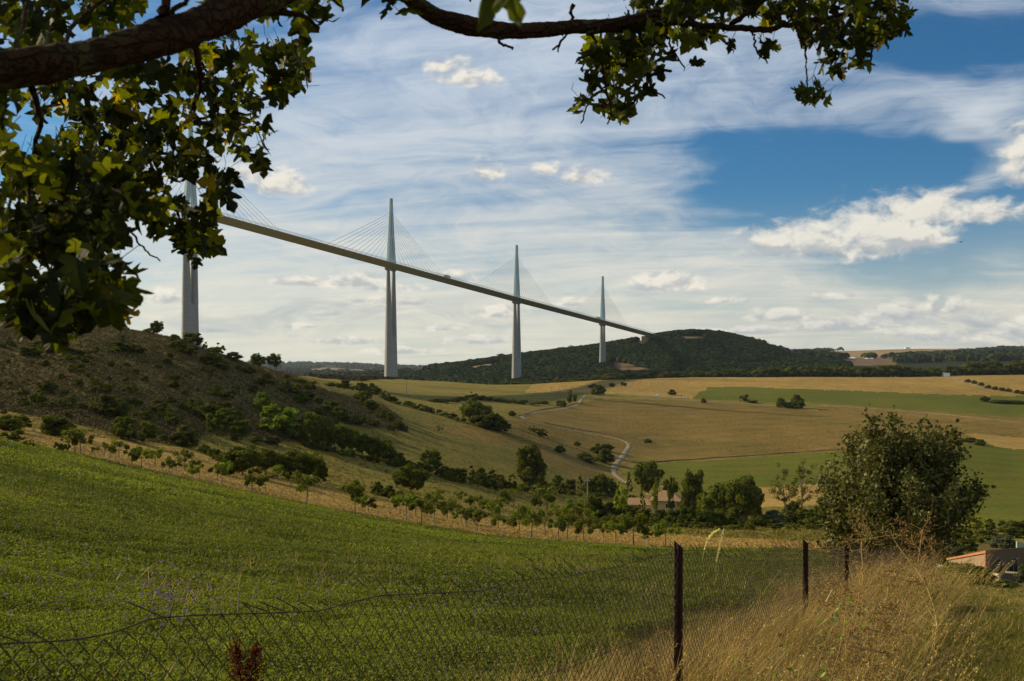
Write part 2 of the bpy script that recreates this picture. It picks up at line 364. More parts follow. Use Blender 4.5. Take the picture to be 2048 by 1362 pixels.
# gullies and lumps of the scrub hill
hillm = np.clip((Y2 - 175) / 40, 0, 1) * np.clip((420 - Y2) / 60, 0, 1) * np.clip((760 - PX2) / 160, 0, 1)
PYG += hillm * (fbm(XW / 14 + Y2 / 45, Y2 / 60, 4, 9) * 16 + fbm(XW / 3.5, Y2 / 5, 3, 19) * 5)
# near-field micro relief
PYG += np.clip((60 - Y2) / 50, 0, 1) * fbm(XW / 1.4, Y2 / 1.4, 3, 33) * .10 / Y2 * F
# wooded hill folds
wood = np.clip((Y2 - 1500) / 200, 0, 1) * np.clip((2150 - Y2) / 120, 0, 1)
PYG += wood * fbm(PX2 / 60, Y2 / 260, 3, 41) * 10
ZG = (YH - PYG) / F * Y2
VISMIN = np.minimum.accumulate(PYG, axis=1)
def zpx(px, Y):
    px = np.asarray(px, float); Y = np.asarray(Y, float)
    fi = np.interp(px, pxs, np.arange(len(pxs))); fj = (np.log(np.maximum(Y, 3.001)) - LY0) / (LY1 - LY0) * (NR - 1)
    i = np.clip(fi.astype(int), 0, len(pxs) - 2); j = np.clip(fj.astype(int), 0, NR - 2); a = fi - i; b = np.clip(fj - j, 0, 1)
    return (ZG[i, j] * (1 - a) + ZG[i + 1, j] * a) * (1 - b) + (ZG[i, j + 1] * (1 - a) + ZG[i + 1, j + 1] * a) * b
def zw(X, Y): return zpx(CX + np.asarray(X, float) / np.maximum(Y, .1) * F, Y)
def pyof(px, Y): return YH - zpx(px, Y) / np.asarray(Y) * F
def visible(px, Y, tol=6):
    fi = np.clip(np.interp(px, pxs, np.arange(len(pxs))).round().astype(int), 0, len(pxs) - 1)
    fj = np.clip(((np.log(Y) - LY0) / (LY1 - LY0) * (NR - 1)).astype(int), 0, NR - 1)
    return PYG[fi, fj] <= VISMIN[fi, fj] + tol
def hit(px, py, y0=4.0):
    """first ground point seen at photo pixel (px,py) -> world xyz"""
    Ys = np.exp(np.linspace(math.log(y0), LY1, 2400)); p = pyof(np.full_like(Ys, px), Ys)
    k = np.where(p <= py)[0]
    if len(k) == 0: Y = Ys[np.argmin(p)]
    else: Y = Ys[k[0]]
    return np.array([(px - CX) / F * Y, Y, float(zpx(px, Y))])
def at(px, Y):
    return np.array([(px - CX) / F * Y, Y, float(zpx(px, Y))])
def inpoly(x, y, poly):
    r = np.zeros(x.shape, bool); n = len(poly)
    for i in range(n):
        x1, y1 = poly[i]; x2, y2 = poly[(i + 1) % n]
        if y1 == y2: continue
        c = ((y1 > y) != (y2 > y)) & (x < (x2 - x1) * (y - y1) / (y2 - y1) + x1)
        r ^= c
    return r
# ---- land cover classes
fx = (PX2[:-1, :-1] + PX2[1:, 1:]) / 2; fY = (Y2[:-1, :-1] + Y2[1:, 1:]) / 2; fp = (PYG[:-1, :-1] + PYG[1:, 1:]) / 2
jx = fx + fbm(fx / 14, fp / 9, 3, 77) * 14; jp = fp + fbm(fx / 22, fp / 6, 3, 78) * 5
fX = (fx - CX) / F * fY
CLS = np.zeros(fx.shape, np.int8)           # 0 meadow
def fence_x(Y): return .9 + .5 * (Y - 5.5)
def crop_near(X, Y): return 4.8 + np.clip(X + .5, 0, 3) * 2.6 + fbm(X * 1.5, Y * 1.5, 2, 8) * 3
CROP, DRY, STUB, SCRUB, FALLOW, GREEN, TAN, HEATH, WOOD, FARF, DIRT, SOIL = range(1, 13)
CLS[fY > 1330] = WOOD
hillp = [(-900,600),(-900,820),(0,843),(80,855),(150,866),(280,884),(395,893),(402,872),(500,873),(560,880),(600,888),(640,862),(660,842),(720,856),(760,858),(812,864),(800,835),(760,808),(700,792),(640,775),(600,757),(560,735),(500,700),(0,560)]
CLS[inpoly(jx, jp, hillp) & (fY > 120) & (fY < 440)] = SCRUB
CLS[(fY > 200) & (fY < 460) & (fx < 590) & (fp < 740)] = SCRUB
CLS[(CLS == SCRUB) & (fY < 156)] = SOIL
CLS[(fY >= 440) & (fY < 1330) & inpoly(jx, jp, [(300,500),(300,740),(560,742),(640,757),(700,762),(760,760),(850,758),(950,765),(900,750),(760,748)])] = HEATH
CLS[inpoly(jx, jp, [(-900,700),(0,850),(150,868),(300,890),(400,897),(440,915),(520,948),(620,972),(700,984),(800,1002),(900,1022),(1000,1040),(1100,1052),(1250,1062),(1340,1070),(1660,1085),(1700,1200),(-900,1200)]) & (fY > 99)& (fY < 240)] = STUB
CLS[inpoly(jx, jp, [(1040,836),(1090,822),(1180,803),(1200,797),(1400,803),(1540,812),(1640,820),(1700,820),(2048,858),(2200,870),(2200,915),(2048,908),(1960,884),(1700,901),(1500,914),(1340,924),(1275,905),(1262,884),(1220,872),(1130,856)]) & (fY > 380)] = FALLOW
CLS[inpoly(jx, jp, [(1385,797),(1418,773),(1640,779),(1900,789),(2200,797),(2200,846),(2048,836),(1800,817),(1640,806),(1500,802)]) & (fY > 500) & (fY < 1330)] = GREEN
CLS[inpoly(jx, jp, [(1050,785),(1060,772),(1150,745),(2200,735),(2200,797),(1900,789),(1640,779),(1418,773),(1385,797),(1200,786)]) & (fY > 700) & (fY < 1330)] = TAN
CLS[inpoly(jx, jp, [(1250,948),(1290,928),(1340,925),(1500,915),(1700,902),(1960,886),(2200,910),(2200,1062),(1850,1062),(1600,1012),(1400,995)]) & (fY > 300)] = GREEN
CLS[inpoly(jx, jp, [(1500,1015),(1515,975),(1600,968),(1680,965),(1700,1010)]) & (fY > 300)] = TAN
CLS[inpoly(jx, jp, [(1640,808),(1800,818),(2048,838),(2200,848),(2200,868),(2048,857),(1800,833),(1640,820)]) & (fY > 500) & (fY < 1100)] = SOIL
CLS[inpoly(jx, jp, [(1930,868),(1990,870),(2100,880),(2100,905),(1990,893)])& (fY > 380)] = TAN
CLS[inpoly(jx, jp, [(1000,846),(1060,836),(1130,856),(1220,872),(1262,884),(1275,905),(1240,950),(1180,965),(1080,925),(1000,890),(900,868),(850,858)]) & (fY > 300)] = SOIL
for pl in ([(600,741),(650,735),(745,741),(745,745),(620,746)], [(905,742),(935,734),(1000,724),(1012,730),(950,745)], [(1640,716),(1660,703),(1780,697),(1800,693),(1900,694),(2010,699),(1900,709),(1850,712),(1780,716)],
           [(2020,706),(2200,700),(2200,712)], [(1695,735),(1695,717),(1700,700)]):
    CLS[inpoly(fx, fp, pl) & (fY > 1400)] = FARF
for pl in ([(1212,732),(1225,722),(1262,728),(1300,738),(1345,752),(1240,752)], [(1262,694),(1282,674),(1312,676),(1290,694)], [(1330,676),(1400,672),(1440,684),(1380,686)], [(1440,738),(1540,722),(1585,706),(1590,714),(1540,734)],
           [(800,745),(850,737),(860,745),(830,752)], [(1660,727),(1700,716),(1790,718),(1795,729),(1700,732)]):
    CLS[inpoly(jx, jp, pl) & (fY > 1400) & (fY < 4200)] = DIRT
fxl = fence_x(fY) - .35 + fbm(fX * 2, fY * 2, 2, 5)
left = (fX < fxl) & (fY < 20) | ((fY >= 20) & (fx < 1690))
CLS[(fY < 100) & left] = CROP
CLS[(fY < 100) & ~left] = DRY
CLS[(fY < crop_near(fX, fY)) & (fY < 20)] = DRY
CLS[(fY >= 100) & (fY < 240) & (fx > 1700)] = DRY
# ---- materials per class
GM = {
 0: ('meadow', groundmat('meadow_grass', (.185,.148,.024), (.235,.178,.034), (.115,.104,.016), .012, .09, .9, (.6, .12), .25)),
 CROP: ('crop_field', groundmat('crop_soil_and_leaf', (.055,.066,.010), (.076,.084,.015), (.042,.050,.008), .05, .6, 6, (1.2, .05), .25, 1.0, .1)),
 DRY: ('dry_grass_ground', groundmat('dry_grass', (.15,.10,.025), (.11,.085,.018), (.08,.065,.014), .2, 1.2, 9, bstr=1.0, bdist=.05)),
 STUB: ('stubble_field', groundmat('stubble', (.43,.275,.065), (.33,.21,.048), (.20,.15,.030), .02, .25, 2.5, (1.25, .45), .4)),
 SCRUB: ('hillside', groundmat('heath_slope', (.120,.092,.026), (.172,.124,.038), (.068,.064,.016), .03, .35, 1.6, bstr=1.0, bdist=.8)),
 FALLOW: ('fallow_field', groundmat('fallow_earth', (.210,.138,.034), (.145,.112,.024), (.240,.152,.040), .010, .05, .7, (1.0, .10), .35)),
 GREEN: ('green_field', groundmat('young_green', (.100,.118,.010), (.130,.135,.014), (.140,.118,.018), .009, .05, .6, (1.4, .12), .35)),
 TAN: ('tan_field', groundmat('cut_cereal', (.395,.255,.070), (.32,.205,.054), (.24,.165,.042), .006, .06, .6, (1.5, .12), .3)),
 HEATH: ('heath', groundmat('dark_heath', (.05,.04,.016), (.075,.052,.022), (.035,.035,.012), .02, .15, 1.0)),
 WOOD: ('wooded_hills', groundmat('wood_floor', (.018,.024,.006), (.026,.030,.008), (.04,.034,.010), .01, .06, .3, bstr=1, bdist=2)),
 FARF: ('far_fields', groundmat('far_cereal', (.33,.22,.10), (.25,.17,.07), (.12,.10,.04), .003, .02, .1)),
 DIRT: ('bare_slope', groundmat('bare_earth', (.20,.125,.065), (.155,.095,.05), (.05,.05,.02), .02, .1, .5, bstr=1, bdist=1)),
 SOIL: ('rough_grass', groundmat('rough_dry_grass', (.235,.150,.036), (.175,.12,.028), (.10,.080,.016), .015, .12, 1.0)),
}
idx = np.arange(len(pxs) * NR).reshape(len(pxs), NR)
ALLV = np.stack([XW, Y2, ZG], -1).reshape(-1, 3).astype(np.float32)
quads = np.stack([idx[:-1, :-1], idx[1:, :-1], idx[1:, 1:], idx[:-1, 1:]], -1)
for c, (nm, mt) in GM.items():
    q = quads[CLS == c]
    if not len(q): continue
    u, invx = np.unique(q.ravel(), return_inverse=True)
    a = Acc(); a.add(ALLV[u], invx.reshape(-1, 4))
    tag(a.obj(nm, mt, smooth=True), kind='structure')
# ground under and behind the camera
gx = np.linspace(-60, 60, 61); gy = np.linspace(-80, 3.4, 50)
A_, B_ = np.meshgrid(gx, gy, indexing='ij'); zz = -1.35 - .10 * np.clip(B_, -6, 4) - .05 * A_ * .6 - .03
i = np.arange(61 * 50).reshape(61, 50); a = Acc()
a.add(np.stack([A_, B_, zz], -1).reshape(-1, 3), np.stack([i[:-1, :-1], i[1:, :-1], i[1:, 1:], i[:-1, 1:]], -1).reshape(-1, 4))
tag(a.obj('ground', GM[DRY][1], smooth=True), kind='structure')
# ---- tracks and banks as draped ribbons
M_track = groundmat('gravel_track', (.30,.25,.165), (.23,.19,.12), (.16,.125,.06), .05, .5, 3)
M_asph = groundmat('pale_road', (.25,.20,.13), (.21,.17,.11), (.17,.14,.08), .05, .4, 3)
M_bank = groundmat('earth_bank', (.15,.10,.035), (.20,.14,.05), (.06,.055,.016), .08, .5, 2)
def ribbon(name, pts, width, mat, lift=.10, ragged=0.0):
    W = [hit(px, py, 60) for px, py in pts]; out = []
    for k in range(len(W) - 1):
        n = max(2, int(np.linalg.norm(W[k + 1][:2] - W[k][:2]) / 3))
        p0 = W[max(k - 1, 0)][:2]; p1 = W[k][:2]; p2 = W[k + 1][:2]; p3 = W[min(k + 2, len(W) - 1)][:2]
        for t in np.linspace(0, 1, n, endpoint=False):
            out.append(.5 * ((2 * p1) + (-p0 + p2) * t + (2 * p0 - 5 * p1 + 4 * p2 - p3) * t * t + (-p0 + 3 * p1 - 3 * p2 + p3) * t ** 3))
    out.append(W[-1][:2]); P = np.array(out); T = unit(np.gradient(P, axis=0)); Nn = np.stack([-T[:, 1], T[:, 0]], 1)
    rows = []
    for s_ in (-.5, -.25, 0, .25, .5):
        wv = width * (1 + (ragged * (rng.random(len(P)) - .5) if ragged else 0))
        Q = P + Nn * (s_ * (wv if np.isscalar(wv) else wv[:, None]))
        rows.append(np.stack([Q[:, 0], Q[:, 1], zw(Q[:, 0], Q[:, 1]) + lift - (.0 if abs(s_) < .5 else lift * .9)], 1))
    V = np.stack(rows, 1); n = len(P); ii = np.arange(n * 5).reshape(n, 5); a = Acc()
    a.add(V.reshape(-1, 3), np.stack([ii[:-1, :-1], ii[1:, :-1], ii[1:, 1:], ii[:-1, 1:]], -1).reshape(-1, 4))
    return tag(a.obj(name, mat, smooth=True), kind='structure')
ribbon('track', [(1172,790),(1163,800),(1152,811),(1115,820),(1070,826),(1045,833),(1062,843),(1100,852),(1150,862),(1205,872),(1243,881),(1258,890),(1252,903),(1240,920),(1228,934),(1228,946),(1242,958),(1262,970)], 2.6, M_track, .25, .35)
ribbon('road', [(1185,795),(1240,790),(1313,795),(1400,802),(1500,808),(1560,813),(1640,821)], 5.0, M_asph, .3)
ribbon('track', [(1905,755),(1935,765),(1975,777)], 6.0, M_track, .3)
ribbon('bank', [(1268,926),(1340,922),(1420,917),(1500,912),(1600,905),(1690,899)], 3.0, M_bank, .5, .8)
ribbon('bank', [(1640,812),(1750,818),(1850,826),(1950,836),(2060,846)], 2.0, M_track, .4, .9)
ribbon('track', [(1226,720),(1262,714),(1300,706),(1332,699)], 9.0, M_track, 2.5, .5)
ribbon('bank', [(1040,832),(1090,818),(1130,812),(1165,806)], 3.0, M_bank, .4, .6)
ribbon('bank', [(1090,846),(1150,858),(1200,866),(1240,874),(1290,886)], 2.5, M_bank, .4, .6)
# narrow garden drive glimpsed behind the copse
ribbon('garden_drive', [(1400,1042),(1490,1042),(1530,1047),(1560,1050)], 4.0, M_track, .25)
# ================================================================ viaduct
M_conc = plainmat('pier_concrete', (.14,.11,.08), .85, .15, var=.16, scale=.12, bump=.2, bdist=.05, streak=(1, 1, .25))
def concrete_lifts():
    m, g = newmat('pier_concrete_lifts'); t = g.n.new('ShaderNodeNewGeometry'); s = g.sep(t.outputs['Position'])
    n = g.noise(t.outputs['Position'], .15, 5, .6)
    band = g.m('FRACT', g.m('MULTIPLY', s[2], .25)); ln = g.ss(band, .0, .08)
    n2 = g.noise(g.comb(0, 0, g.m('FLOOR', g.m('MULTIPLY', s[2], .25))), 7.3, 0)
    c = g.mix(n, (.22,.225,.21), (.31,.315,.295)); c = g.mix(g.m('MULTIPLY', n2, .35), c, (.17,.175,.165))
    c = g.mix(ln, g.mix(1.0, c, (.6,.6,.6), 'MULTIPLY'), c)
    return finish(m, g, pbsdf(g, c, .85, .15, 0, n, .2, .05))
M_pier = concrete_lifts()
M_deck = plainmat('deck_steel', (.33,.32,.285), .6, .3, var=.05, scale=.05, bump=.0)
M_steel = plainmat('pylon_steel', (.30,.41,.44), .42, .5, var=.05, scale=.2, bump=.0)
M_steeld = plainmat('pylon_recess_shade', (.10,.14,.15), .5, .4, var=.05, scale=.2, bump=.0)  # darker steel colour that paints the shade of a groove
M_stay = plainmat('stay_sheath', (.36,.37,.36), .45, .4, var=.05, bump=.0)
M_screen, g_ = newmat('wind_screen')
_d = pbsdf(g_, (.55,.62,.62), .3, .5); _t = g_.n.new('ShaderNodeBsdfTransparent'); _m = g_.n.new('ShaderNodeMixShader'); _m.inputs[0].default_value = .35
g_.l.new(_t.outputs[0], _m.inputs[1]); g_.l.new(_d, _m.inputs[2]); finish(M_screen, g_, _m.outputs[0])
P0 = np.array([-324.0, 999.0]); STEP = np.array([165.7, 299.0]); Ls = float(np.linalg.norm(STEP)); DIR = STEP / Ls; NRM = np.array([DIR[1], -DIR[0]])
# deck-top heights at pylons i=-1..3.62 (photo rows at their distances)
DK = {-1: 194.5, 0: 176.1, 1: 157.0, 2: 138.2, 3: 120.8, 3.62: 109.3, 4.1: 100.5}
def deckz(i): return float(np.interp(i, sorted(DK), [DK[k] for k in sorted(DK)]))
def bp(i, lat=0.0): return P0 + STEP * i + NRM * lat
via = empty('viaduct', (P0[0] + STEP[0], P0[1] + STEP[1], 0))
tag(via, 'long cable stayed motorway viaduct with slender split concrete piers, sloping across the sky', 'viaduct')
VO = np.array(via.location)
def vobj(acc, name, mat, parent=via, smooth=False):
    o = acc.obj(name, mat, None, smooth); o.parent = parent
    if parent is via: o.matrix_parent_inverse = Matrix.Translation(-Vector(VO))
    return o
sec = [(-14.2, -.2), (-13.9, -1.0), (-2.4, -4.6), (2.4, -4.6), (13.9, -1.0), (14.2, -.2), (13.6, 0.0), (-13.6, 0.0)]
a = Acc(); rings = []
IS = np.linspace(-.8, 3.78, 92)
for i_ in IS:
    z = deckz(i_); rings.append(np.array([[*(bp(i_, l)), z + h] for l, h in sec]))
R_ = np.array(rings); n = len(sec); V = R_.reshape(-1, 3); k = np.arange(len(IS) - 1)[:, None] * n; j = np.arange(n)[None, :]; j2 = (j + 1) % n
a.add(V, np.stack([k + j, k + n + j, k + n + j2, k + j2], -1).reshape(-1, 4)); a.add(R_[-1], [list(range(n))]); a.add(R_[0], [list(range(n))[::-1]])
vobj(a, 'deck', M_deck)
a = Acc(); b_ = Acc()
for side in (-1, 1):
    L_ = []
    for i_ in np.arange(-.8, 3.72, 1 / 76.0):
        z = deckz(i_); x, y = bp(i_, side * 14.1); 
        v, f = tube_arr([[x, y, z - .2], [*bp(i_, side * 14.1), z + 1.6], [*bp(i_, side * 13.7), z + 3.1]], .13, 3); a.add(v, f)
        L_.append([[x, y, z + .6], [x, y, z + 1.8], [*bp(i_, side * 13.75), z + 3.0]])
    L_ = np.array(L_); m_ = len(L_); ii = np.arange(m_ * 3).reshape(m_, 3)
    b_.add(L_.reshape(-1, 3), np.stack([ii[:-1, :-1], ii[1:, :-1], ii[1:, 1:], ii[:-1, 1:]], -1).reshape(-1, 4))
wsn = vobj(a, 'windscreen_posts', M_steel); wsn['kind'] = 'stuff'; vobj(b_, 'windscreen', M_screen)
def ring(ci, cl, z, L, W, ch=.28):
    """octagon in bridge axes; ci along (m), cl lateral (m) offsets from pylon centre"""
    h, w_ = L / 2, W / 2; c = min(h, w_) * ch * 2
    pts = [(-h + c * .6, -w_), (h - c * .6, -w_), (h, -w_ + c), (h, w_ - c), (h - c * .6, w_), (-h + c * .6, w_), (-h, w_ - c), (-h, -w_ + c)]
    return pts
def octring(i_, off, z, L, W, ch=.22):
    c0 = bp(i_); return np.array([[*(c0 + DIR * (off + p[0]) + NRM * p[1]), z] for p in ring(0, 0, z, L, W, ch)])
def loft(acc, rs, t=.5):
    for r0, r1 in zip(rs[:-1], rs[1:]):
        v, q, c0, c1 = prism_arr(r0, r1); acc.add(v, q, t)
    acc.add(rs[0], [list(range(len(rs[0])))[::-1]]); acc.add(rs[-1], [list(range(len(rs[-1])))])
for i_ in range(4):
    zt = deckz(i_) - 4.6; bx_, by_ = bp(i_); zb = float(zw(bx_, by_)) - 12; 
    if i_ == 0: zb = zt - 215
    zs = zt - 90
    a = Acc()
    dep = zt - zs
    # lower single shaft
    def Wd(z): return 4.0 + (zt - z) * .064
    def Lg(z): return 16.0 + (zt - z) * .018
    loft(a, [octring(i_, 0, zb, Lg(zb) + (zs - zb) * .012, Wd(zb), .44), octring(i_, 0, zs, Lg(zs), Wd(zs), .44)])
    vobj(a, 'pier', M_pier)
    pier = via.children[-1]
    for sgn in (-1, 1):
        s_ = Acc(); rs = []
        for z in (zs - .0, zs + 30, zs + 60, zt - 3.2):
            f_ = (z - zs) / 90; gap = .5 + 7.6 * f_; Lt = Lg(z); ll = (Lt - gap) / 2
            rs.append(octring(i_, sgn * (gap / 2 + ll / 2), z, ll, Wd(z), .46))
        loft(s_, rs); vobj(s_, 'shaft', M_pier, pier)
    h_ = Acc()
    for sgn in (-1, 1):
        loft(h_, [octring(i_, sgn * 5.9, zt - 3.2, 4.4, 5.0), octring(i_, sgn * 5.6, zt - 1.6, 6.2, 8.5), octring(i_, sgn * 5.4, zt + .3, 7.0, 10)])
    vobj(h_, 'pier_head', M_pier, pier)
    # pylon
    z0 = deckz(i_)
    pa = Acc()
    zj = z0 + 38
    for sgn in (-1, 1):
        loft(pa, [octring(i_, sgn * 5.6, z0 - .5, 5.2, 6.0), octring(i_, sgn * 2.2, zj, 4.6, 5.4)])
    loft(pa, [octring(i_, 0, zj - 2.5, 9.0, 5.4), octring(i_, 0, z0 + 74, 5.2, 4.0), octring(i_, 0, z0 + 87, 4.2, 3.4)])
    vobj(pa, 'pylon', M_steel); py_ = via.children[-1]
    ra = Acc()  # flat dark strips just proud of the faces; groove shade is in the colour
    for (o1, w1, z1, o2, w2, z2) in ((-2.6, .55, zj, -1.1, .5, z0 + 86.5), (2.6, .55, zj, 1.1, .5, z0 + 86.5)):
        for sd in (1, -1):
            r1 = []
            for (o_, z_, W_) in ((o1, z1, 5.4), (o2, z2, 3.4)):
                c0 = bp(i_) + NRM * sd * (W_ / 2 + .03)
                r1.append(np.array([[*(c0 + DIR * (o_ - .4)), z_], [*(c0 + DIR * (o_ + .4)), z_]]))
            ra.add(np.concatenate(r1), [[0, 1, 3, 2]])
    vobj(ra, 'recess_shade_strip', M_steeld, py_)
    for sgn in (-1, 1):
        for q in range(11):
            d_ = 26 + q * 11.2; zt_ = z0 + 36 + q * 3.2; i2 = i_ + sgn * d_ / Ls
            st = Acc()
            pa0 = np.array([*(bp(i_) + DIR * sgn * (2.6 - q * .08)), zt_]); pb0 = np.array([*bp(i2), deckz(i2)])
            tt = np.linspace(0, 1, 8)[:, None]; L3 = pa0 * (1 - tt) + pb0 * tt; L3[:, 2] -= np.sin(tt[:, 0] * PI) * d_ * .006
            v, f = tube_arr(L3, .21, 4); st.add(v, f); vobj(st, 'stay', M_stay, py_)
# abutment
a = Acc(); i_ = 3.68; z = deckz(i_)
loft(a, [octring(i_, 6, z - 24, 12, 26, .05), octring(i_, 6, z - 4.4, 12, 26, .05)])
o = vobj(a, 'abutment', M_conc)
# ================================================================ small vehicles
M_white = plainmat('white_paint', (.80,.80,.78), .35, .5, var=.03, bump=0)
M_dark = plainmat('dark_rubber', (.03,.03,.03), .7, .2, var=.1, bump=0)
M_glass = plainmat('dark_glass', (.02,.025,.03), .08, .6, var=.0, bump=0)
M_red = plainmat('lamp_red', (.5,.02,.02), .3, .5, var=0, bump=0)
M_greyp = plainmat('grey_paint', (.18,.19,.20), .35, .5, var=.03, bump=0)
def vehicle(name, loc, rz, prof, width, cab, label, cat, paint, length, group=None):
    t = empty(name, loc, rz); tag(t, label, cat, group)
    a = Acc(); A = np.array([[x, -width / 2, z] for x, z in prof]); B = A * [1, -1, 1]
    # tumblehome
    for Z in (A, B): Z[:, 1] *= np.where(Z[:, 2] > .95, .88, 1.0)
    v, q, c0, c1 = prism_arr(A, B); a.add(v, q); a.add(v, c0); a.add(v, c1); a.obj('body', paint, t)
    for (x0, x1, z0_, z1_) in cab:
        for s_ in (-1, 1):
            a = Acc(); y = s_ * (width / 2 * .90 + .02); a.add([[x0, y, z0_], [x1, y, z0_], [x1 - .1, y * .985, z1_], [x0 + .15, y * .985, z1_]], [[0, 1, 2, 3]])
            a.obj('window', M_glass, t)
    for x in (length * .32, -length * .30):
        for s_ in (-1, 1):
            a = Acc(); v, f = tube_arr([[x, s_ * width / 2 - s_ * .22, .33], [x, s_ * (width / 2 + .02), .33]], .33, 14); a.add(v, f)
            a.add(v[:14], [list(range(14))]); a.add(v[14:], [list(range(14))]); a.obj('wheel', M_dark, t)
    for s_ in (-1, 1):
        a = Acc(); v, f = box_arr(length / 2 + .0, s_ * width * .36, .75, .06, .3, .18); a.add(v, f); a.obj('headlight', M_glass, t)
        a = Acc(); v, f = box_arr(-length / 2 + .0, s_ * width * .38, .95, .06, .2, .3); a.add(v, f); a.obj('tail_light', M_red, t)
    return t
van_p = [(-2.7,.3),(2.7,.3),(2.75,.75),(2.45,1.05),(1.75,1.2),(1.15,2.0),(.9,2.2),(-2.65,2.25),(-2.72,1.0)]
car_p = [(-2.1,.28),(2.1,.28),(2.15,.65),(1.95,.82),(1.05,.95),(.45,1.42),(-.9,1.46),(-1.75,.98),(-2.12,.9)]
def roadpos(px, py):
    p = hit(px, py, 60); p[2] += .35; return p
rdir = roadpos(1400, 801) - roadpos(1313, 795); rz = math.atan2(rdir[1], rdir[0])
vehicle('parked_van', roadpos(1313, 794), rz + PI, van_p, 2.0, [(1.0, 1.9, 1.25, 1.85)], 'white van parked on the roadside beside the brown field', 'van', M_white, 5.4)
vehicle('parked_car', roadpos(1367, 798), rz + PI, car_p, 1.8, [(-1.5, .9, .95, 1.36)], 'white car parked to the right of the van on the field road', 'car', M_white, 4.2)
trk_p = [(-7,.9),(6.0,.9),(6.2,.5),(8,.5),(8.05,1.8),(7.8,3.2),(6.1,3.4),(6.0,3.0),(5.8,3.0),(5.8,4.0),(-7,4.0)]
for i_, lab in ((1.345, 'dark lorry crossing the deck between the second and third pylons'), (2.87, 'dark lorry on the deck just left of the farthest pylon')):
    x, y = bp(i_, 11.0)
    vehicle('lorry', (x, y, deckz(i_) + .05), math.atan2(DIR[1], DIR[0]), trk_p, 2.5, [(6.3, 7.7, 2.0, 2.9)], lab, 'lorry', M_greyp, 14, 'lorries crossing the viaduct')
# ================================================================ poles
M_wood = plainmat('weathered_pole', (.36,.31,.23), .85, .1, var=.2, scale=4, bump=.3)
def pole(px, py, h, r, label, arm=False):
    p = hit(px, py, 60); t = empty('utility_pole', p); tag(t, label, 'utility pole')
    a = Acc(); v, f = tube_arr([[0, 0, -.5], [0, 0, h]], [r, r * .7], 8); a.add(v, f); a.add(v[8:], [list(range(8))]); a.obj('post', M_wood, t)
    a = Acc(); v, f = box_arr(0, 0, h - .5, 1.4 if arm else .7, .12, .14); a.add(v, f)
    a.obj('crossarm', M_wood, t)
pole(813, 790, 10, .22, 'pale wooden utility pole in the meadow right of the second pier')
pole(1242, 846, 12, .16, 'thin utility pole on the near edge of the brown field')
pole(1782, 767, 8.5, .22, 'dark post standing alone on the tan field below the orchard row', True)
pole(1175, 1033, 9, .12, 'thin utility pole at the left end of the dark copse', True)
# ================================================================ farm house in the copse
def roofmat():
    m, g = newmat('clay_tiles'); t = g.n.new('ShaderNodeTexCoord'); wv = g.n.new('ShaderNodeTexWave'); wv.inputs['Scale'].default_value = 3.2; wv.inputs['Distortion'].default_value = .3
    g.l.new(t.outputs['Object'], wv.inputs['Vector']); n = g.noise(t.outputs['Object'], 2.5, 6, .7)
    c = g.mix(n, (.24,.145,.07), (.38,.25,.13)); return finish(m, g, pbsdf(g, c, .85, .1, 0, wv.outputs['Fac'], .6, .06))
M_tile = roofmat()
M_wall = plainmat('cream_render', (.60,.45,.25), .9, .1, var=.10, scale=.8, bump=.2)
M_shut = plainmat('red_shutter', (.25,.05,.03), .6, .3, var=.1, bump=0)
def hip(acc, cx, cy, z, sx, sy, h, ov=.5, ridge=.35, rz=0):
    sx += 2 * ov; sy += 2 * ov; r = max(0, sx / 2 - sy / 2 * (1 - ridge) ); 
    B = np.array([[-sx/2,-sy/2,z],[sx/2,-sy/2,z],[sx/2,sy/2,z],[-sx/2,sy/2,z],[-r,0,z+h],[r,0,z+h]])
    Bd = B[:4].copy(); Bd[:, 2] -= .16
    V = np.concatenate([B, Bd])
    acc.add(V + [cx, cy, 0], [[0,1,5,4],[2,3,4,5],[6,7,1,0],[7,8,2,1],[8,9,3,2],[9,6,0,3],[9,8,7,6]]); acc.add(V + [cx, cy, 0], [[1,2,5],[3,0,4]])
def wallbox(name, parent, x, y, sx, sy, h, mat, z0=0.0, holes=()):
    a = Acc(); v, f = box_arr(x, y, z0 + h / 2, sx, sy, h); a.add(v, f); return a.obj(name, mat, parent)
def winpart(parent, x, y, z, w_, h, axis, mat=None, name='window', frame=M_white):
    o_ = Acc(); t = .12
    if axis == 'y': v, f = box_arr(x, y, z, w_, t, h)
    else: v, f = box_arr(x, y, z, t, w_, h)
    o_.add(v, f); o = o_.obj(name, mat or M_glass, parent)
    fr = Acc()
    for dx_, dz_, sw, sh in ((-w_/2-.05, 0, .1, h+.2), (w_/2+.05, 0, .1, h+.2), (0, h/2+.05, w_, .1), (0, -h/2-.05, w_, .1)):
        if axis == 'y': v, f = box_arr(x+dx_, y, z+dz_, sw, t+.06, sh)
        else: v, f = box_arr(x, y+dx_, z+dz_, t+.06, sw, sh)
        fr.add(v, f)
    fr.obj('frame', frame, o); return o
hb = at(1334, 285); hb[2] = (YH - 1037) / F * 285
house = empty('farm_house', hb, math.radians(-14)); tag(house, 'cream farm house with hipped clay tile roof half hidden by the copse', 'house')
zEave = (YH - 1000) / F * 285 - hb[2]
wallbox('wall', house, 0, 0, 8.6, 7.6, zEave, M_wall)
a = Acc(); hip(a, 0, 0, zEave + .17, 8.6, 7.6, 2.6, .55, .12); rf = a.obj('roof', M_tile, house)
a = Acc(); v, f = box_arr(-1.6, .6, zEave + 2.7, .7, .7, 2.2); a.add(v, f); v, f = box_arr(-1.6, .6, zEave + 3.85, .9, .9, .14); a.add(v, f); a.obj('chimney', M_wall, rf)
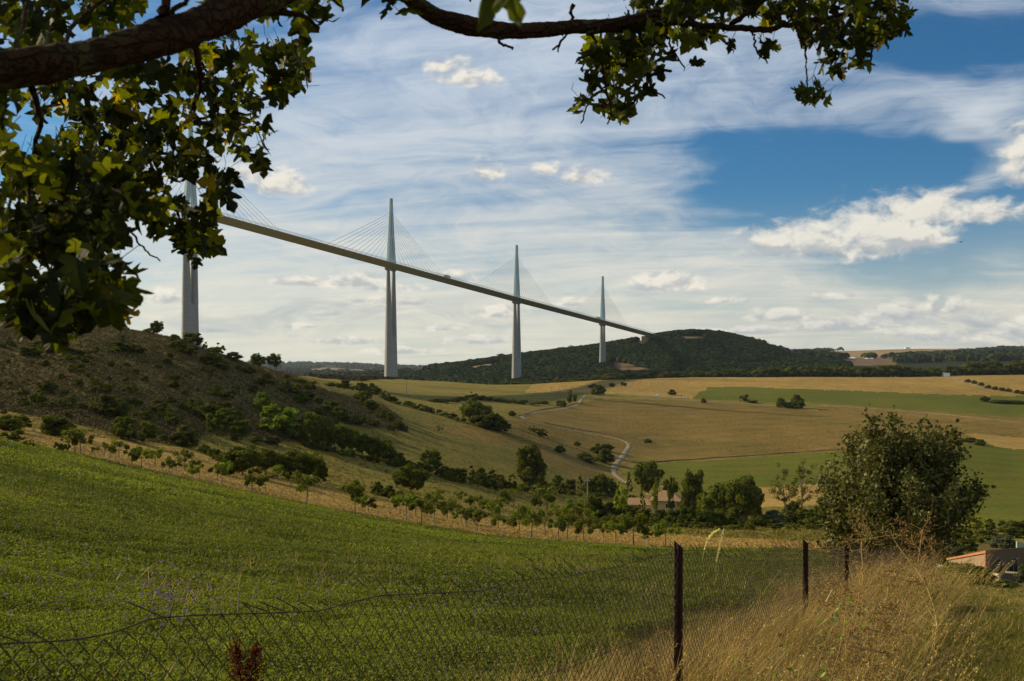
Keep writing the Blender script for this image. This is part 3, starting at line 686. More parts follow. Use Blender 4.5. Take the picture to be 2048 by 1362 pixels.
winpart(house, -3.0, -3.86, zEave - 1.4, .9, 1.9, 'y', M_shut, 'door'); winpart(house, 2.2, -3.86, zEave - 1.2, .9, 1.1, 'y'); winpart(house, .4, -3.86, zEave - 1.2, .9, 1.1, 'y')
winpart(house, -4.36, -.6, zEave - 1.3, .9, 1.2, 'x'); winpart(house, -4.36, 1.9, zEave - 1.3, .9, 1.2, 'x')
# lower wing
zl = zEave - 1.5
wallbox('wing_wall', house, -7.8, .4, 6.9, 5.2, zl, M_wall)
a = Acc()
V = np.array([[-11.6,-2.6,zl],[-4.4,-2.6,zl],[-4.4,3.4,zl],[-11.6,3.4,zl],[-11.6,.4,zl+1.7],[-4.4,.4,zl+1.7]]); V2 = V.copy(); V2[:, 2] += .16
a.add(np.concatenate([V, V2]), [[6,7,11,10],[8,9,10,11],[0,1,7,6],[2,3,9,8],[1,0,4,5],[3,2,5,4]]); a.add(np.concatenate([V]), [[0,3,4],[1,5,2]])
rw = a.obj('wing_roof', M_tile, house)
a = Acc(); v, f = box_arr(-5.6, .4, zl + 1.9, .9, .7, 2.0); a.add(v, f); v, f = box_arr(-5.6, .4, zl + 2.95, 1.15, .9, .12); a.add(v, f); a.obj('chimney', M_wall, rw)
winpart(house, -9.2, -2.26, zl - 1.1, .9, 1.1, 'y'); winpart(house, -6.6, -2.26, zl - 1.1, .9, 1.1, 'y')
a = Acc(); v, f = tube_arr([[-11.3, -.6, zl + .1], [-11.3, 1.4, zl + .1]], .9, 14); a.add(v, f); a.add(v[:14], [list(range(14))]); a.add(v[14:], [list(range(14))[::-1]])
a.obj('vaulted_porch', M_wall, house)
# ================================================================ stone barn (right edge)
def brickmat(name, c1, c2, cm, scale):
    m, g = newmat(name); t = g.n.new('ShaderNodeTexCoord'); s = g.sep(t.outputs['Object'])
    vec = g.comb(g.m('ADD', s[0], s[1]), s[2])
    b = g.n.new('ShaderNodeTexBrick'); g.l.new(vec, b.inputs['Vector']); b.inputs['Scale'].default_value = scale
    for k, v_ in (('Color1', c1), ('Color2', c2), ('Mortar', cm)): b.inputs[k].default_value = tuple(v_) + (1,)
    b.inputs['Mortar Size'].default_value = .03; b.inputs['Brick Width'].default_value = .7; b.inputs['Row Height'].default_value = .28
    n = g.noise(t.outputs['Object'], 3, 6, .7); c = g.mix(g.m('MULTIPLY', n, .6), b.outputs['Color'], (.10,.075,.05))
    return finish(m, g, pbsdf(g, c, .9, .1, 0, g.m('ADD', n, b.outputs['Fac']), .5, .03))
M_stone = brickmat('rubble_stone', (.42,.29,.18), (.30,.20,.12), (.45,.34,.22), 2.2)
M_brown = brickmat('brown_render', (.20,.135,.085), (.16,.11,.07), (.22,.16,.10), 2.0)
M_orange = plainmat('orange_verge', (.42,.18,.08), .8, .2, var=.2, scale=3)
M_pale = plainmat('pale_coping', (.42,.37,.26), .85, .1, var=.12, scale=1.5)
BY = 128.0
def P3(px, py, Y): return np.array([(px - CX) / F * Y, Y, (YH - py) / F * Y])
bc = P3(1972, 1163, BY); barn = empty('stone_barn', bc); tag(barn, 'low stone barn with orange tiled verge and arched windows at the right edge', 'barn')
tl = P3(1972, 1104, BY)[2] - bc[2]
# corner at origin; left wall runs to (-5.3, 3.4), front wall to (13, 4.2)
Lw = np.array([P3(1897, 1118, BY + 8.0)[0] - bc[0], 8.0]); Ll = P3(1897, 1119, BY + 8.0)[2] - bc[2]
Fw = np.array([13.0, 5.0])
def slab(p, q, zb, zp, zq, th, inward, name, mat, parent=barn):
    p = np.array(p, float); q = np.array(q, float); nn = np.array(inward, float) * th
    A = np.array([[*p, zb], [*q, zb], [*q, zq], [*p, zp]]); B = A + [nn[0], nn[1], 0]
    a = Acc(); v, f, c0, c1 = prism_arr(A, B); a.add(v, f); a.add(v, c0); a.add(v, c1); return a.obj(name, mat, parent)
lu = unit(Lw); ln_ = np.array([lu[1], -lu[0]]) ; ln_ = ln_ if ln_[1] > 0 else -ln_
fu = unit(Fw); fn = np.array([-fu[1], fu[0]])
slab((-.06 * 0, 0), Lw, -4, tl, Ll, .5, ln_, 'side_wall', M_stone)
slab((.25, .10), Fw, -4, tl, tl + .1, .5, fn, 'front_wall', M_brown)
A = np.array([[0, -.12, tl - .12], [*(Lw + lu * .25), Ll - .12], [*(Lw + lu * .25), Ll + .14], [0, -.12, tl + .14]]); B = A + [ln_[0] * .6, ln_[1] * .6, 0]
a = Acc(); v, f, c0, c1 = prism_arr(A - [ln_[0] * .15, ln_[1] * .15, 0], B); a.add(v, f); a.add(v, c0); a.add(v, c1); a.obj('verge', M_orange, barn)
slab((-.12, -.14), (.24, .06), -4, tl - .02, tl - .02, .12, fn, 'corner_quoin', plainmat('red_quoin', (.42,.10,.06), .8, .2))
back = Fw + Lw; A = np.array([[0, .1, tl + .05], [*Fw, tl + .15], [*back, Ll + .1], [*Lw, Ll + .05]]); B = A.copy(); B[:, 2] += .14
a = Acc(); v, f, c0, c1 = prism_arr(A, B); a.add(v, f); a.add(v, c0); a.add(v, c1); a.obj('roof', M_tile, barn)
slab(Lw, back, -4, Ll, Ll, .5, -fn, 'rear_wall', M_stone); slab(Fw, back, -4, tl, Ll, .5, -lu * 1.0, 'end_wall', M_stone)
M_barnframe = plainmat('weathered_frame', (.26,.25,.23), .7, .2, var=.1, bump=0)
for d_ in (1.75, 4.35, 6.95):
    c0 = fu * d_ + np.array([.25, .10]); ang = math.atan2(fu[1], fu[0])
    pts = [(-.75, 0), (.75, 0), (.75, 1.25)] + [(math.cos(t) * .75, 1.25 + math.sin(t) * .75) for t in np.linspace(0.2, PI - .2, 9)] + [(-.75, 1.25)]
    zb = tl - 3.0
    A = np.array([[*(c0 + fu * p[0] - fn * .02), zb + p[1]] for p in pts]); B = A + [fn[0] * .1, fn[1] * .1, 0]
    a = Acc(); v, f, q0, q1 = prism_arr(A, B); a.add(v, f); a.add(v, q0); wi = a.obj('arched_window', M_glass, barn)
    fr = Acc(); out = np.array([[*(c0 + fu * p[0] - fn * .08), zb + p[1]] for p in pts + pts[:1]])
    v, f = tube_arr(out, .035, 5); fr.add(v, f)
    for (x1, z1, x2, z2) in ((-.75, 1.25, .75, 1.25), (0, 0, 0, 2.0), (0, 1.25, -.53, 1.78), (0, 1.25, .53, 1.78)):
        v, f = tube_arr([[*(c0 + fu * x1 - fn * .08), zb + z1], [*(c0 + fu * x2 - fn * .08), zb + z2]], .028, 5); fr.add(v, f)
    fr.obj('frame', M_barnframe, wi)
# garden wall in front of the barn
def wallthing(name, p, q, Yp, Yq, h, label, mat, cat='wall'):
    A0 = P3(*p, Yp); A1 = P3(*q, Yq); a = Acc(); d = unit((A1 - A0)[:2]); nn = np.array([-d[1], d[0]]) * .3
    R0 = np.array([[*(A0[:2]), A0[2] - h], [*(A1[:2]), A1[2] - h], [*(A1[:2]), A1[2]], [*(A0[:2]), A0[2]]]); R1 = R0 + [nn[0], nn[1], 0]
    v, f, c0, c1 = prism_arr(R0, R1); a.add(v, f); a.add(v, c0); a.add(v, c1); return tag(a.obj(name, mat), label, cat)
wallthing('garden_wall', (1963, 1142), (1998, 1148), 122, 119, 3.5, 'pale low garden wall below the barn corner', M_pale)
wallthing('garden_wall', (1872, 1128), (1897, 1134), 133, 130, 3.0, 'short pale wall stub left of the stone barn', M_pale)
wallthing('garden_wall', (2010, 1143), (2060, 1147), 124, 122, .18, 'thin brown coping in front of the barn windows', M_wood)
wallthing('shed_roof', (2034, 1083), (2070, 1090), 150, 150, 1.2, 'pale green shed roof just behind the barn at the right edge', plainmat('green_sheet', (.30,.40,.28), .6, .3), 'shed')
# little stone hut in the field hedge + far farm buildings
def cottage(px, py, Y, w_, h, label, name='farm_building', roofm=None, wall=None, tol=None):
    p = at(px, Y); 
    if py: p[2] = min(p[2] + 6, (YH - py) / F * Y)
    t = empty(name, p, random.uniform(-.3, .3)); tag(t, label, 'building')
    a = Acc(); v, f = box_arr(0, 0, h / 2 - 1, w_, w_ * .5, h + 2); a.add(v, f); a.obj('wall', wall or M_white, t)
    a = Acc(); s = w_ / 2 + .4; d = w_ * .25 + .4; hh = w_ * .12
    V = np.array([[-s,-d,h],[s,-d,h],[s,d,h],[-s,d,h],[-s,0,h+hh],[s,0,h+hh]]); a.add(V + [0, 0, .05], [[0,1,5,4],[2,3,4,5],[3,2,1,0]]); a.add(V + [0, 0, .05], [[0,4,3],[1,2,5]]); a.obj('roof', roofm or M_tile, t)
M_redroof = plainmat('faded_roof', (.35,.20,.13), .8, .2, var=.1, bump=0)
cottage(1815, 697, 4900, 24, 6, 'white farm on the far right skyline', roofm=M_white)
cottage(1970, 703, 4300, 16, 6, 'small white building among far woods, right of the tan plateau', roofm=M_white)
cottage(1654, 709, 3900, 14, 5, 'white house at the left end of the far right woods', roofm=M_white)
cottage(1678, 710, 3900, 12, 4, 'second small pale house in the far woods, right of the first', roofm=M_redroof)
cottage(1700, 719, 3200, 30, 4, 'long low white shed below the far tan plateau, leftmost', roofm=M_white)
cottage(1738, 720, 3200, 24, 4, 'long low white shed below the far tan plateau, middle', roofm=M_white)
cottage(1766, 721, 3200, 14, 4, 'short white shed below the far tan plateau, rightmost', roofm=M_white)
cottage(1892, 752, 1215, 8, 3, 'pale roofed hut at the end of the gravel road', roofm=M_pale)
cottage(977, 724, 1990, 12, 4, 'dark hut on the tan strip above the left woods', roofm=M_greyp, wall=M_wood)
# ================================================================ bird
M_bird = plainmat('dark_feathers', (.03,.028,.025), .8, .1, var=.2, bump=0)
b0 = P3(1922, 484, 210); a = Acc()
t_ = np.linspace(0, 1, 7); bodyc = np.stack([np.linspace(-.28, .30, 7), np.zeros(7), np.array([0, .02, .03, .03, .02, .0, -.02])], 1)
v, f = tube_arr(bodyc, [.01, .05, .08, .085, .07, .05, .015], 8); a.add(v, f)
for s_ in (-1, 1):
    W_ = np.array([[.12, 0, .03], [.16, s_ * .3, .12], [.05, s_ * .72, .10], [-.12, s_ * .70, .09], [-.05, s_ * .3, .10], [-.10, 0, .03]]); W2 = W_ + [0, 0, -.015]
    v, f, c0, c1 = prism_arr(W_, W2); a.add(v, f); a.add(v, c0); a.add(v, c1)
Tl = np.array([[-.24, 0.02, .01], [-.45, .10, 0], [-.47, -.10, 0], [-.24, -.02, .01]]); v, f, c0, c1 = prism_arr(Tl, Tl - [0, 0, .012]); a.add(v, f); a.add(v, c0); a.add(v, c1)
bo = a.obj('bird', M_bird); bo.location = b0; bo.rotation_euler = (0.2, .1, math.radians(-60)); tag(bo, 'small dark bird gliding under the big white cloud', 'bird')
# ================================================================ trees
M_bark = plainmat('bark', (.13,.10,.07), .9, .1, var=.35, scale=6, bump=.6, bdist=.03)
M_guard = plainmat('pale_trunk_guard', (.40,.35,.27), .7, .2, var=.1, scale=5, bump=0)
L_dark = leafmat('leaf_dark', (.040,.050,.009), (.125,.132,.020))
L_mid = leafmat('leaf_mid', (.042,.056,.009), (.125,.138,.021))
L_bright = leafmat('leaf_bright', (.060,.086,.010), (.17,.20,.024))
L_yell = leafmat('leaf_yellow', (.10,.12,.012), (.30,.30,.03))
L_olive = leafmat('leaf_olive', (.050,.055,.016), (.125,.118,.034))
L_grey = leafmat('leaf_grey', (.055,.065,.035), (.13,.14,.075))
LM = dict(dark=L_dark, mid=L_mid, bright=L_bright, yellow=L_yell, olive=L_olive, grey=L_grey)
def crown_mesh(kind, seed):
    """unit tree: height 1, crown width 1 (scaled later). returns crown mesh data arrays + trunk Acc"""
    r = np.random.default_rng(seed); cl = []; rad = []
    def shell(n, cx, cz, rx, rz, rr, lo=.45, zmin=-1):
        k = 0
        while k < n:
            d = r.normal(size=3); d /= np.linalg.norm(d)
            if d[2] < zmin: continue
            q = lo + (1 - lo) * r.random() ** .5
            lump = .82 + .34 * vnoise(np.array(d[0] * 2.2 + 9), np.array(d[2] * 2.2 + d[1] * 1.7 + seed), seed)
            cl.append([cx[0] + d[0] * rx * q * lump, cx[1] + d[1] * rx * q * lump, cz + d[2] * rz * q * lump]); rad.append(rr * (.75 + .5 * r.random())); k += 1
    nl, ls = 76, .036
    if kind == 'broad': shell(54, (0, 0), .60, .44, .37, .12)
    elif kind == 'tall': shell(34, (0, 0), .42, .46, .30, .115); shell(28, (0, 0), .72, .34, .25, .11)
    elif kind == 'poplar': shell(50, (0, 0), .54, .42, .46, .09, .2); ls = .034
    elif kind == 'sparse': shell(30, (0, 0), .66, .46, .34, .065, .35); nl, ls = 30, .020
    elif kind == 'bush': shell(46, (0, 0), .40, .44, .50, .13, .3, -.75); ls = .048
    elif kind == 'conifer':
        for _ in range(44):
            z = r.random() ** 1.3; a_ = r.random() * 6.28; q = (.48 * (1 - z) + .04) * (.5 + .5 * r.random()); cl.append([q * math.cos(a_), q * math.sin(a_), .08 + z * .88]); rad.append(.06)
        ls = .024
    elif kind == 'sapling': 
        for _ in range(r.integers(7, 11)):
            a_ = r.random() * 6.28; z = r.random(); q = (.18 + .24 * math.sin(PI * (.15 + z * .8))) * r.random() ** .5 * 1.5; cl.append([q * math.cos(a_), q * math.sin(a_), .50 + z * .44]); rad.append(.15 * (.7 + .6 * r.random()))
        nl, ls = 90, .046
    elif kind == 'shrubby':
        for _ in range(4):
            ox, oy = r.normal(size=2) * .22; hh = .25 + .2 * r.random(); shell(11, (ox, oy), hh, .22, hh * 1.05, .085, .4, -.8)
        ls = .040
    cl = np.array(cl); rad = np.array(rad)
    C = []; N = []; T = []
    cen = cl.mean(0)
    for c, q in zip(cl, rad):
        d = unit(r.normal(size=(nl, 3))); rr = q * (.35 + .75 * r.random((nl, 1)) ** .6); p = c + d * rr * [1, 1, .8]
        C.append(p); N.append(unit(d * .8 + unit(c - cen) * .5 + r.normal(size=(nl, 3)) * .55)); T.append(np.clip(r.normal(.5, .22) + r.normal(size=nl) * .16, 0, 1))
    C = np.concatenate(C); N = np.concatenate(N); T = np.concatenate(T); C[:, 2] = np.maximum(C[:, 2], .0)
    a = Acc(); v, f = cards(C, ls * (.7 + .6 * r.random(len(C))), N, 1.0); a.add(v, f, T)
    V_ = a.V[0]; sx_ = .5 / np.percentile(np.abs(V_[:, :2]), 98.5); V_[:, :2] *= sx_; z1 = np.percentile(V_[:, 2], 99.6); zl = V_[:, 2].min()
    V_[:, 2] = zl + (V_[:, 2] - zl) * (1.0 - zl) / (z1 - zl); cl[:, :2] *= sx_
    # trunk with limbs
    t = Acc(); th = {'broad': .16, 'tall': .12, 'poplar': .06, 'sparse': .35, 'bush': .02, 'conifer': .05, 'sapling': .48, 'shrubby': .02}[kind]
    tr = {'broad': .026, 'tall': .022, 'poplar': .016, 'sparse': .020, 'bush': .02, 'conifer': .018, 'sapling': .018, 'shrubby': .015}[kind]
    bend = r.normal(size=2) * .012
    v, f = tube_arr([[0, 0, -.05], [bend[0], bend[1], th * .5], [bend[0] * 2, bend[1] * 2, th], [0, 0, .62]], [tr * 1.35, tr, tr * .85, tr * .35], 7); t.add(v, f)
    for k in r.choice(len(cl), min(len(cl), 16 if kind != 'sapling' else 7), replace=False):
        e = cl[k]; z0_ = th + (e[2] - th) * .35 * r.random() if e[2] > th else th * .5
        s0 = np.array([0, 0, z0_]); md = s0 * .5 + e * .5 + [0, 0, -.02]
        v, f = tube_arr([s0, md, e], [tr * .5, tr * .3, tr * .1], 5); t.add(v, f)
    return a, t
PROTO = {}
def proto(kind, var, leaf):
    key = (kind, var, leaf)
    if key not in PROTO:
        kk = (kind, var)
        if kk not in PROTO:
            rngs = abs(hash(kind)) if False else sum(map(ord, kind)) * 10 + var
            PROTO[kk] = crown_mesh(kind, rngs)
        a, t = PROTO[kk]
        PROTO[key] = (a.mesh('crown', LM[leaf]), PROTO[kk + ('t',)] if kk + ('t',) in PROTO else t.mesh('trunk', M_bark, True))
        PROTO[kk + ('t',)] = PROTO[key][1]
    return PROTO[key]
NAME = dict(broad='broadleaf_tree', tall='tall_tree', poplar='poplar_tree', sparse='open_crowned_tree', bush='bush', conifer='conifer_tree', sapling='orchard_sapling', shrubby='shrub')
CNT = {}
def tree(px, py, hpx, wpx, kind, leaf, label, cat=None, group=None, var=None, pos=None, y0=60.0, guard=None, sink=0.0):
    p = hit(px, py, y0) if pos is None else np.array(pos, float); Y = p[1]
    h = hpx / F * Y; w_ = wpx / F * Y
    CNT[kind] = CNT.get(kind, 0) + 1
    var = CNT[kind] % 3 if var is None else var
    cm_, tm = proto(kind, var, leaf)
    rz = random.random() * 6.28
    isb = kind in ('bush', 'shrubby')
    t = empty(NAME[kind], (p[0], p[1], p[2] - sink * h), rz)
    tag(t, label, cat or ('bush' if isb else 'tree'), group)
    for nm_, me in ((('foliage' if isb else 'crown'), cm_), ('stems' if isb else 'trunk', tm)):
        o = bpy.data.objects.new(nm_, me); COL.objects.link(o); o.parent = t; o.scale = (w_, w_, h)
    if guard:
        a = Acc(); v, f = tube_arr([[0, 0, -.2], [0, 0, h * .20]], [.055, .05], 6); a.add(v, f); a.obj('trunk_guard', M_guard, t)
    return t
# --- orchard saplings
SAP = [(150,915,45),(162,917,45),(189,914,18),(209,918,30),(238,922,35),(264,938,35),(283,941,40),(310,940,38),(338,950,32),(352,948,25),(370,943,38),(385,962,32),(400,963,30),(389,948,24),
 (435,967,34),(445,965,36),(505,987,34),(518,990,34),(531,985,24),(556,962,28),(613,1009,55),(710,1023,48),(737,1030,30),(725,1030,34),(706,1000,34),(793,1020,35),(800,1028,30),(813,1040,45),(831,1043,45),(843,1050,45),
 (873,1010,28),(883,1031,22),(895,1038,35),(906,1047,40),(922,1054,32),(932,1059,38),(955,1062,35),(919,1011,25),(941,1017,22),(949,1019,22),(970,1036,32),(982,1053,45),(997,1063,28),(1015,1059,18),(1017,1019,22),(1028,1028,48),
 (1039,1069,38),(1062,1078,58),(1073,1061,18),(1077,1024,20),(1094,1037,55),(1091,1071,42),(1110,1033,22),(1116,1081,45),(1135,1081,55),(1147,1037,35),(1162,1067,48),(1168,1087,40),(1179,1078,38),(1200,1067,30),(1206,1083,38),(1220,1063,32),(1231,1094,42),(1246,1072,40),(1267,1094,58),(1297,1091,28),(1331,1095,50),
 (868,1032,40),(965,1022,26),(1000,1030,30),(1120,1050,28),(1188,1055,30)]
SAP.sort()
def ordn(n):
    if n >= 100: return 'one hundredth' if n == 100 else 'one hundred and ' + ordn(n - 100)
    w1 = ['','first','second','third','fourth','fifth','sixth','seventh','eighth','ninth','tenth','eleventh','twelfth','thirteenth','fourteenth','fifteenth','sixteenth','seventeenth','eighteenth','nineteenth']
    tens = {2:'twent',3:'thirt',4:'fort',5:'fift',6:'sixt',7:'sevent',8:'eight',9:'ninet'}
    return w1[n] if n < 20 else (tens[n // 10] + ('ieth' if n % 10 == 0 else 'y-' + w1[n % 10]))
for k, (px, py, hp) in enumerate(SAP):
    size = 'tall' if hp >= 48 else ('small' if hp <= 26 else 'medium')
    tree(px, py, hp * 1.15, hp * 1.12, 'sapling', ('mid', 'dark', 'mid', 'bright')[k % 4], f'{size} young orchard tree with pale trunk, {ordn(k + 1)} from the left in the strip', 'sapling', 'young orchard trees in the stubble strip', var=k % 5, y0=102, guard=True)
# --- the copse, hedges and field trees (px, base py, height px, width px, kind, leaf, label)
T_ = [
 (28,884,24,44,'shrubby','bright','light green bush at the far left edge of the crop field'),(60,895,16,26,'shrubby','mid','small dark bush just right of the light green field edge bush'),
 (122,904,26,30,'shrubby','mid','bush left of the first tall orchard tree'),
 (485,950,58,70,'broad','dark','dark round tree at the left end of the clump beside the orchard'),(530,951,52,66,'broad','dark','low spreading dark tree in the middle of the clump beside the orchard'),(600,963,62,98,'broad','mid','wide round tree at the right end of the clump beside the orchard'),
 (450,950,30,40,'bush','mid','low bush at the foot of the clump beside the orchard'),(640,962,40,30,'bush','dark','dark bush on the right shoulder of the wide round tree'),
 (560,872,62,86,'shrubby','bright','large bright green thicket on the brown hillside'),(590,878,62,96,'shrubby','mid','dark green lower half of the large hillside thicket'),(526,822,36,36,'bush','bright','yellow green bush capping the large hillside thicket'),
 (612,890,44,30,'broad','bright','light green tree at the left end of the hill foot hedge'),(632,900,56,36,'broad','dark','tall dark tree second in the hill foot hedge'),(655,903,58,42,'broad','mid','third tree of the hill foot hedge, grey green'),
 (683,907,58,44,'broad','mid','fourth tree of the hill foot hedge with visible trunks'),(703,911,52,34,'broad','bright','lighter fifth tree of the hill foot hedge'),(724,916,50,38,'broad','mid','sixth tree of the hill foot hedge'),
 (748,920,48,40,'broad','mid','seventh tree of the hill foot hedge'),(770,924,44,38,'bush','dark','eighth dark bushy tree of the hill foot hedge'),(792,930,24,34,'bush','dark','low bush at the tail of the hill foot hedge'),(812,936,16,30,'bush','dark','last low bush trailing from the hill foot hedge'),
 (408,905,14,26,'bush','dark','low bush starting the short hedge below the hill'),(428,915,18,30,'bush','dark','second bush of the short hedge below the hill'),(446,925,20,30,'bush','dark','third bush of the short hedge below the hill'),
 (860,946,46,50,'tall','dark','dark pointed tree at the left end of the valley hedge'),(822,992,62,72,'broad','dark','big round dark tree standing among the orchard trees'),(755,990,26,26,'bush','dark','small round dark bush left of the big round orchard tree'),
 (712,1004,26,24,'bush','mid','round bush in the orchard strip above a tall sapling'),(775,995,24,30,'bush','mid','bush tucked against the left of the big round dark tree'),
 (888,955,22,40,'bush','dark','low dark bush right of the pointed tree in the valley hedge'),(915,960,24,40,'bush','dark','second low dark bush along the valley hedge'),(944,966,34,40,'shrubby','dark','taller shrub midway along the valley hedge'),
 (968,971,36,40,'shrubby','mid','shrub with spiky top midway along the valley hedge'),(994,976,26,40,'bush','dark','low bush left of the tall oval tree'),(1018,980,32,40,'shrubby','mid','shrub touching the left side of the tall oval tree'),
 (1060,978,86,58,'tall','dark','tall dark oval tree rising above the valley hedge'),(1088,982,20,30,'bush','dark','low bush right of the tall oval tree'),(1115,984,34,30,'tall','dark','small pointed tree right of the tall oval tree'),
 (1140,985,26,24,'bush','dark','dark bush between two pointed hedge trees'),(1160,986,34,26,'conifer','dark','small dark conifer in the right part of the valley hedge'),(1180,988,30,34,'bush','dark','bush in the right part of the valley hedge'),
 (1200,990,42,32,'tall','mid','taller tree near the right end of the valley hedge'),(1222,993,36,34,'bush','mid','rounded shrub at the right end of the valley hedge'),
 # copse around the house
 (1296,996,72,60,'broad','dark','big dark round tree behind the farm house'),(1258,1000,56,22,'conifer','dark','dark narrow conifer left of the round tree behind the house'),(1240,1035,72,28,'poplar','yellow','yellow green poplar left of the farm house'),
 (1338,1008,50,36,'broad','mid','tree directly behind the farm house chimney'),(1311,1035,76,12,'poplar','yellow','slim yellow poplar in front of the farm house'),(1342,1038,84,14,'poplar','mid','slim green poplar in front of the farm house roof'),
 (1284,1036,58,22,'conifer','dark','dark conifer in front of the low wing of the house'),(1386,1040,98,50,'tall','mid','tall leafy tree at the right end of the farm house'),(1368,1036,48,26,'poplar','mid','short poplar against the right end of the house'),
 (1420,1046,72,50,'broad','bright','bright rounded tree between the house and the big dark tree'),(1452,1048,84,60,'broad','mid','broad green tree in the right part of the copse'),(1488,1050,98,72,'broad','dark','largest dark tree of the copse, right of the house'),(1505,1046,60,40,'bush','dark','dark bush under the largest copse tree'),
 (1566,1044,118,62,'sparse','olive','open feathery tree with a thin crown right of the copse'),(1604,1050,132,76,'sparse','olive','tall open tree with visible forked trunk right of the copse'),
 (1585,1048,46,46,'bush','olive','olive bush at the foot of the two open trees'),(1545,1052,30,54,'bush','grey','grey green bush left under the open trees'),(1625,1054,34,60,'bush','dark','dark bush at the right foot of the open trees'),(1650,1056,60,44,'bush','dark','dark shrub beside the near round tree'),(1515,1054,22,40,'bush','dark','low dark shrub by the garden drive'),
 (1188,1040,50,40,'bush','dark','dark rounded bush at the left end of the copse'),(1215,1044,40,36,'bush','dark','second dark bush along the copse foot'),(1244,1046,36,34,'bush','dark','third dark bush along the copse foot'),(1262,1048,36,36,'bush','dark','fourth dark bush along the copse foot'),
 (1288,1050,33,40,'bush','dark','fifth dark bush along the copse foot'),(1318,1052,32,40,'bush','dark','sixth dark bush along the copse foot'),(1346,1053,34,40,'bush','dark','seventh dark bush along the copse foot'),(1375,1054,40,44,'bush','dark','eighth dark bush along the copse foot'),
 (1404,1055,44,44,'bush','dark','ninth dark bush along the copse foot'),(1436,1056,34,40,'bush','mid','tenth bush along the copse foot, lighter'),(1462,1056,40,44,'bush','dark','eleventh dark bush along the copse foot'),
 # upper fields
 (952,850,46,60,'broad','dark','round dark tree at the crown of the mid field thicket'),(978,858,38,66,'bush','dark','wide dark bush in the mid field thicket'),(1000,862,22,44,'bush','dark','low right end of the mid field thicket'),(940,836,40,36,'bush','mid','left bush of the mid field thicket'),
 (880,868,17,16,'sapling','mid','lone little tree on the open meadow slope'),(1024,832,10,16,'bush','dark','tiny dark bush below the mid field hedge'),(1067,864,12,24,'shrubby','dark','small shrub left of the gravel track'),(1085,874,16,26,'shrubby','dark','shrub pair just left of the gravel track'),
 (1138,806,26,26,'shrubby','dark','dark shrub beside the top of the gravel track'),(1122,813,12,20,'bush','dark','low shrub at the left of the track top'),(1197,790,20,30,'bush','dark','dark bush right of the top of the gravel track'),(1190,776,8,24,'bush','olive','small olive shrub above the track top bush'),
 (1248,773,13,14,'shrubby','mid','small shrub on the tan brow'),(1224,774,8,12,'bush','olive','tiny shrub left of the tan brow shrub'),(1344,790,11,16,'bush','dark','small bush right of the parked van'),(1407,806,9,11,'bush','dark','small bush on the road edge past the parked car'),
 (1489,804,15,18,'shrubby','dark','shrub on the road verge below the green strip'),(1505,806,5,22,'bush','dark','low bramble beside the road verge shrub'),(1562,815,19,20,'bush','dark','smaller of the two round bushes by the road'),(1594,817,27,28,'bush','dark','larger of the two round bushes by the road'),(1578,816,12,18,'bush','dark','low bush joining the two round roadside bushes'),
 (1211,926,28,34,'bush','dark','dark round bush in the bend of the gravel track'),(1198,908,20,30,'bush','dark','upper bush in the bend of the gravel track'),(1214,902,14,26,'bush','mid','flat bush above the track bend bushes'),(1155,892,9,14,'bush','dark','small shrub on the dry slope left of the track bend'),
 (1165,918,14,30,'bush','olive','olive scrub on the dry slope, upper'),(1180,926,12,30,'bush','olive','olive scrub on the dry slope, lower'),(1120,905,14,22,'bush','olive','olive scrub on the dry slope, left'),(1296,885,7,16,'bush','dark','dark scrub at the tip of the field bank'),
 (1960,893-2,12,22,'bush','dark','small bush at the right edge of the brown field'),(1935,884,9,40,'bush','olive','low scrub right of the near round tree'),
 (1968,803,11,20,'bush','dark','dark bush starting the hedge in the green strip'),(2000,806,6,40,'bush','dark','low middle of the hedge in the green strip'),(2035,807,6,44,'bush','dark','low right end of the hedge in the green strip'),
 # ridge and horizon
 (315,666,28,26,'broad','dark','small dark tree alone on the ridge left of the first pier'),(300,666,10,30,'bush','dark','low bush beside the ridge tree'),(385,688,24,36,'bush','dark','round bush at the foot of the first pier'),(408,697,14,18,'shrubby','mid','bare twiggy shrub right of the first pier'),
 (437,708,22,34,'shrubby','mid','light green shrub on the falling ridge'),(462,719,15,40,'bush','dark','dark bush below the light green ridge shrub'),(48,640,50,66,'broad','dark','round tree behind the ridge seen through the maple leaves'),(350,672,9,20,'bush','mid','low bush left of the first pier'),
 # right side dark shrubbery
 (1955,1062,30,50,'shrubby','yellow','yellow green shrub at the lower edge of the right green field'),(1990,1064,26,46,'shrubby','olive','olive shrub right of the yellow green shrub'),(2035,1075,34,60,'bush','dark','dark bush at the right edge above the barn'),
 (1930,1082,26,60,'bush','dark','dark bush below the yellow green shrub'),(1975,1086,26,56,'bush','dark','dark bush in the middle of the shrubbery above the barn'),(2006,1098,26,54,'bush','grey','grey green rounded bush just above the barn roof'),(1935,1104,26,44,'bush','mid','mid green bush above the orange verge'),
 (1905,1114,34,40,'bush','grey','grey bush left of the barn gable'),(1885,1090,30,44,'bush','dark','dark bush behind the near round tree'),(1880,1130,26,40,'bush','mid','bush just left of the pale wall stub'),
]
for (px, py, hp, wp, kind, leaf, lab) in T_:
    kw = {}
    if px in (48,): kw = dict(pos=at(48, 345))
    elif px > 1870 and 1075 < py < 1145: kw = dict(pos=np.append(P3(px, py, {2035:215,1930:200,1975:185,2006:160,1935:158,1905:150,1885:190,1880:140}.get(px, 170))[:2], P3(px, py, {2035:215,1930:200,1975:185,2006:160,1935:158,1905:150,1885:190,1880:140}.get(px, 170))[2]))
    tree(px, py + (0), hp, wp, kind, leaf, lab, **kw)
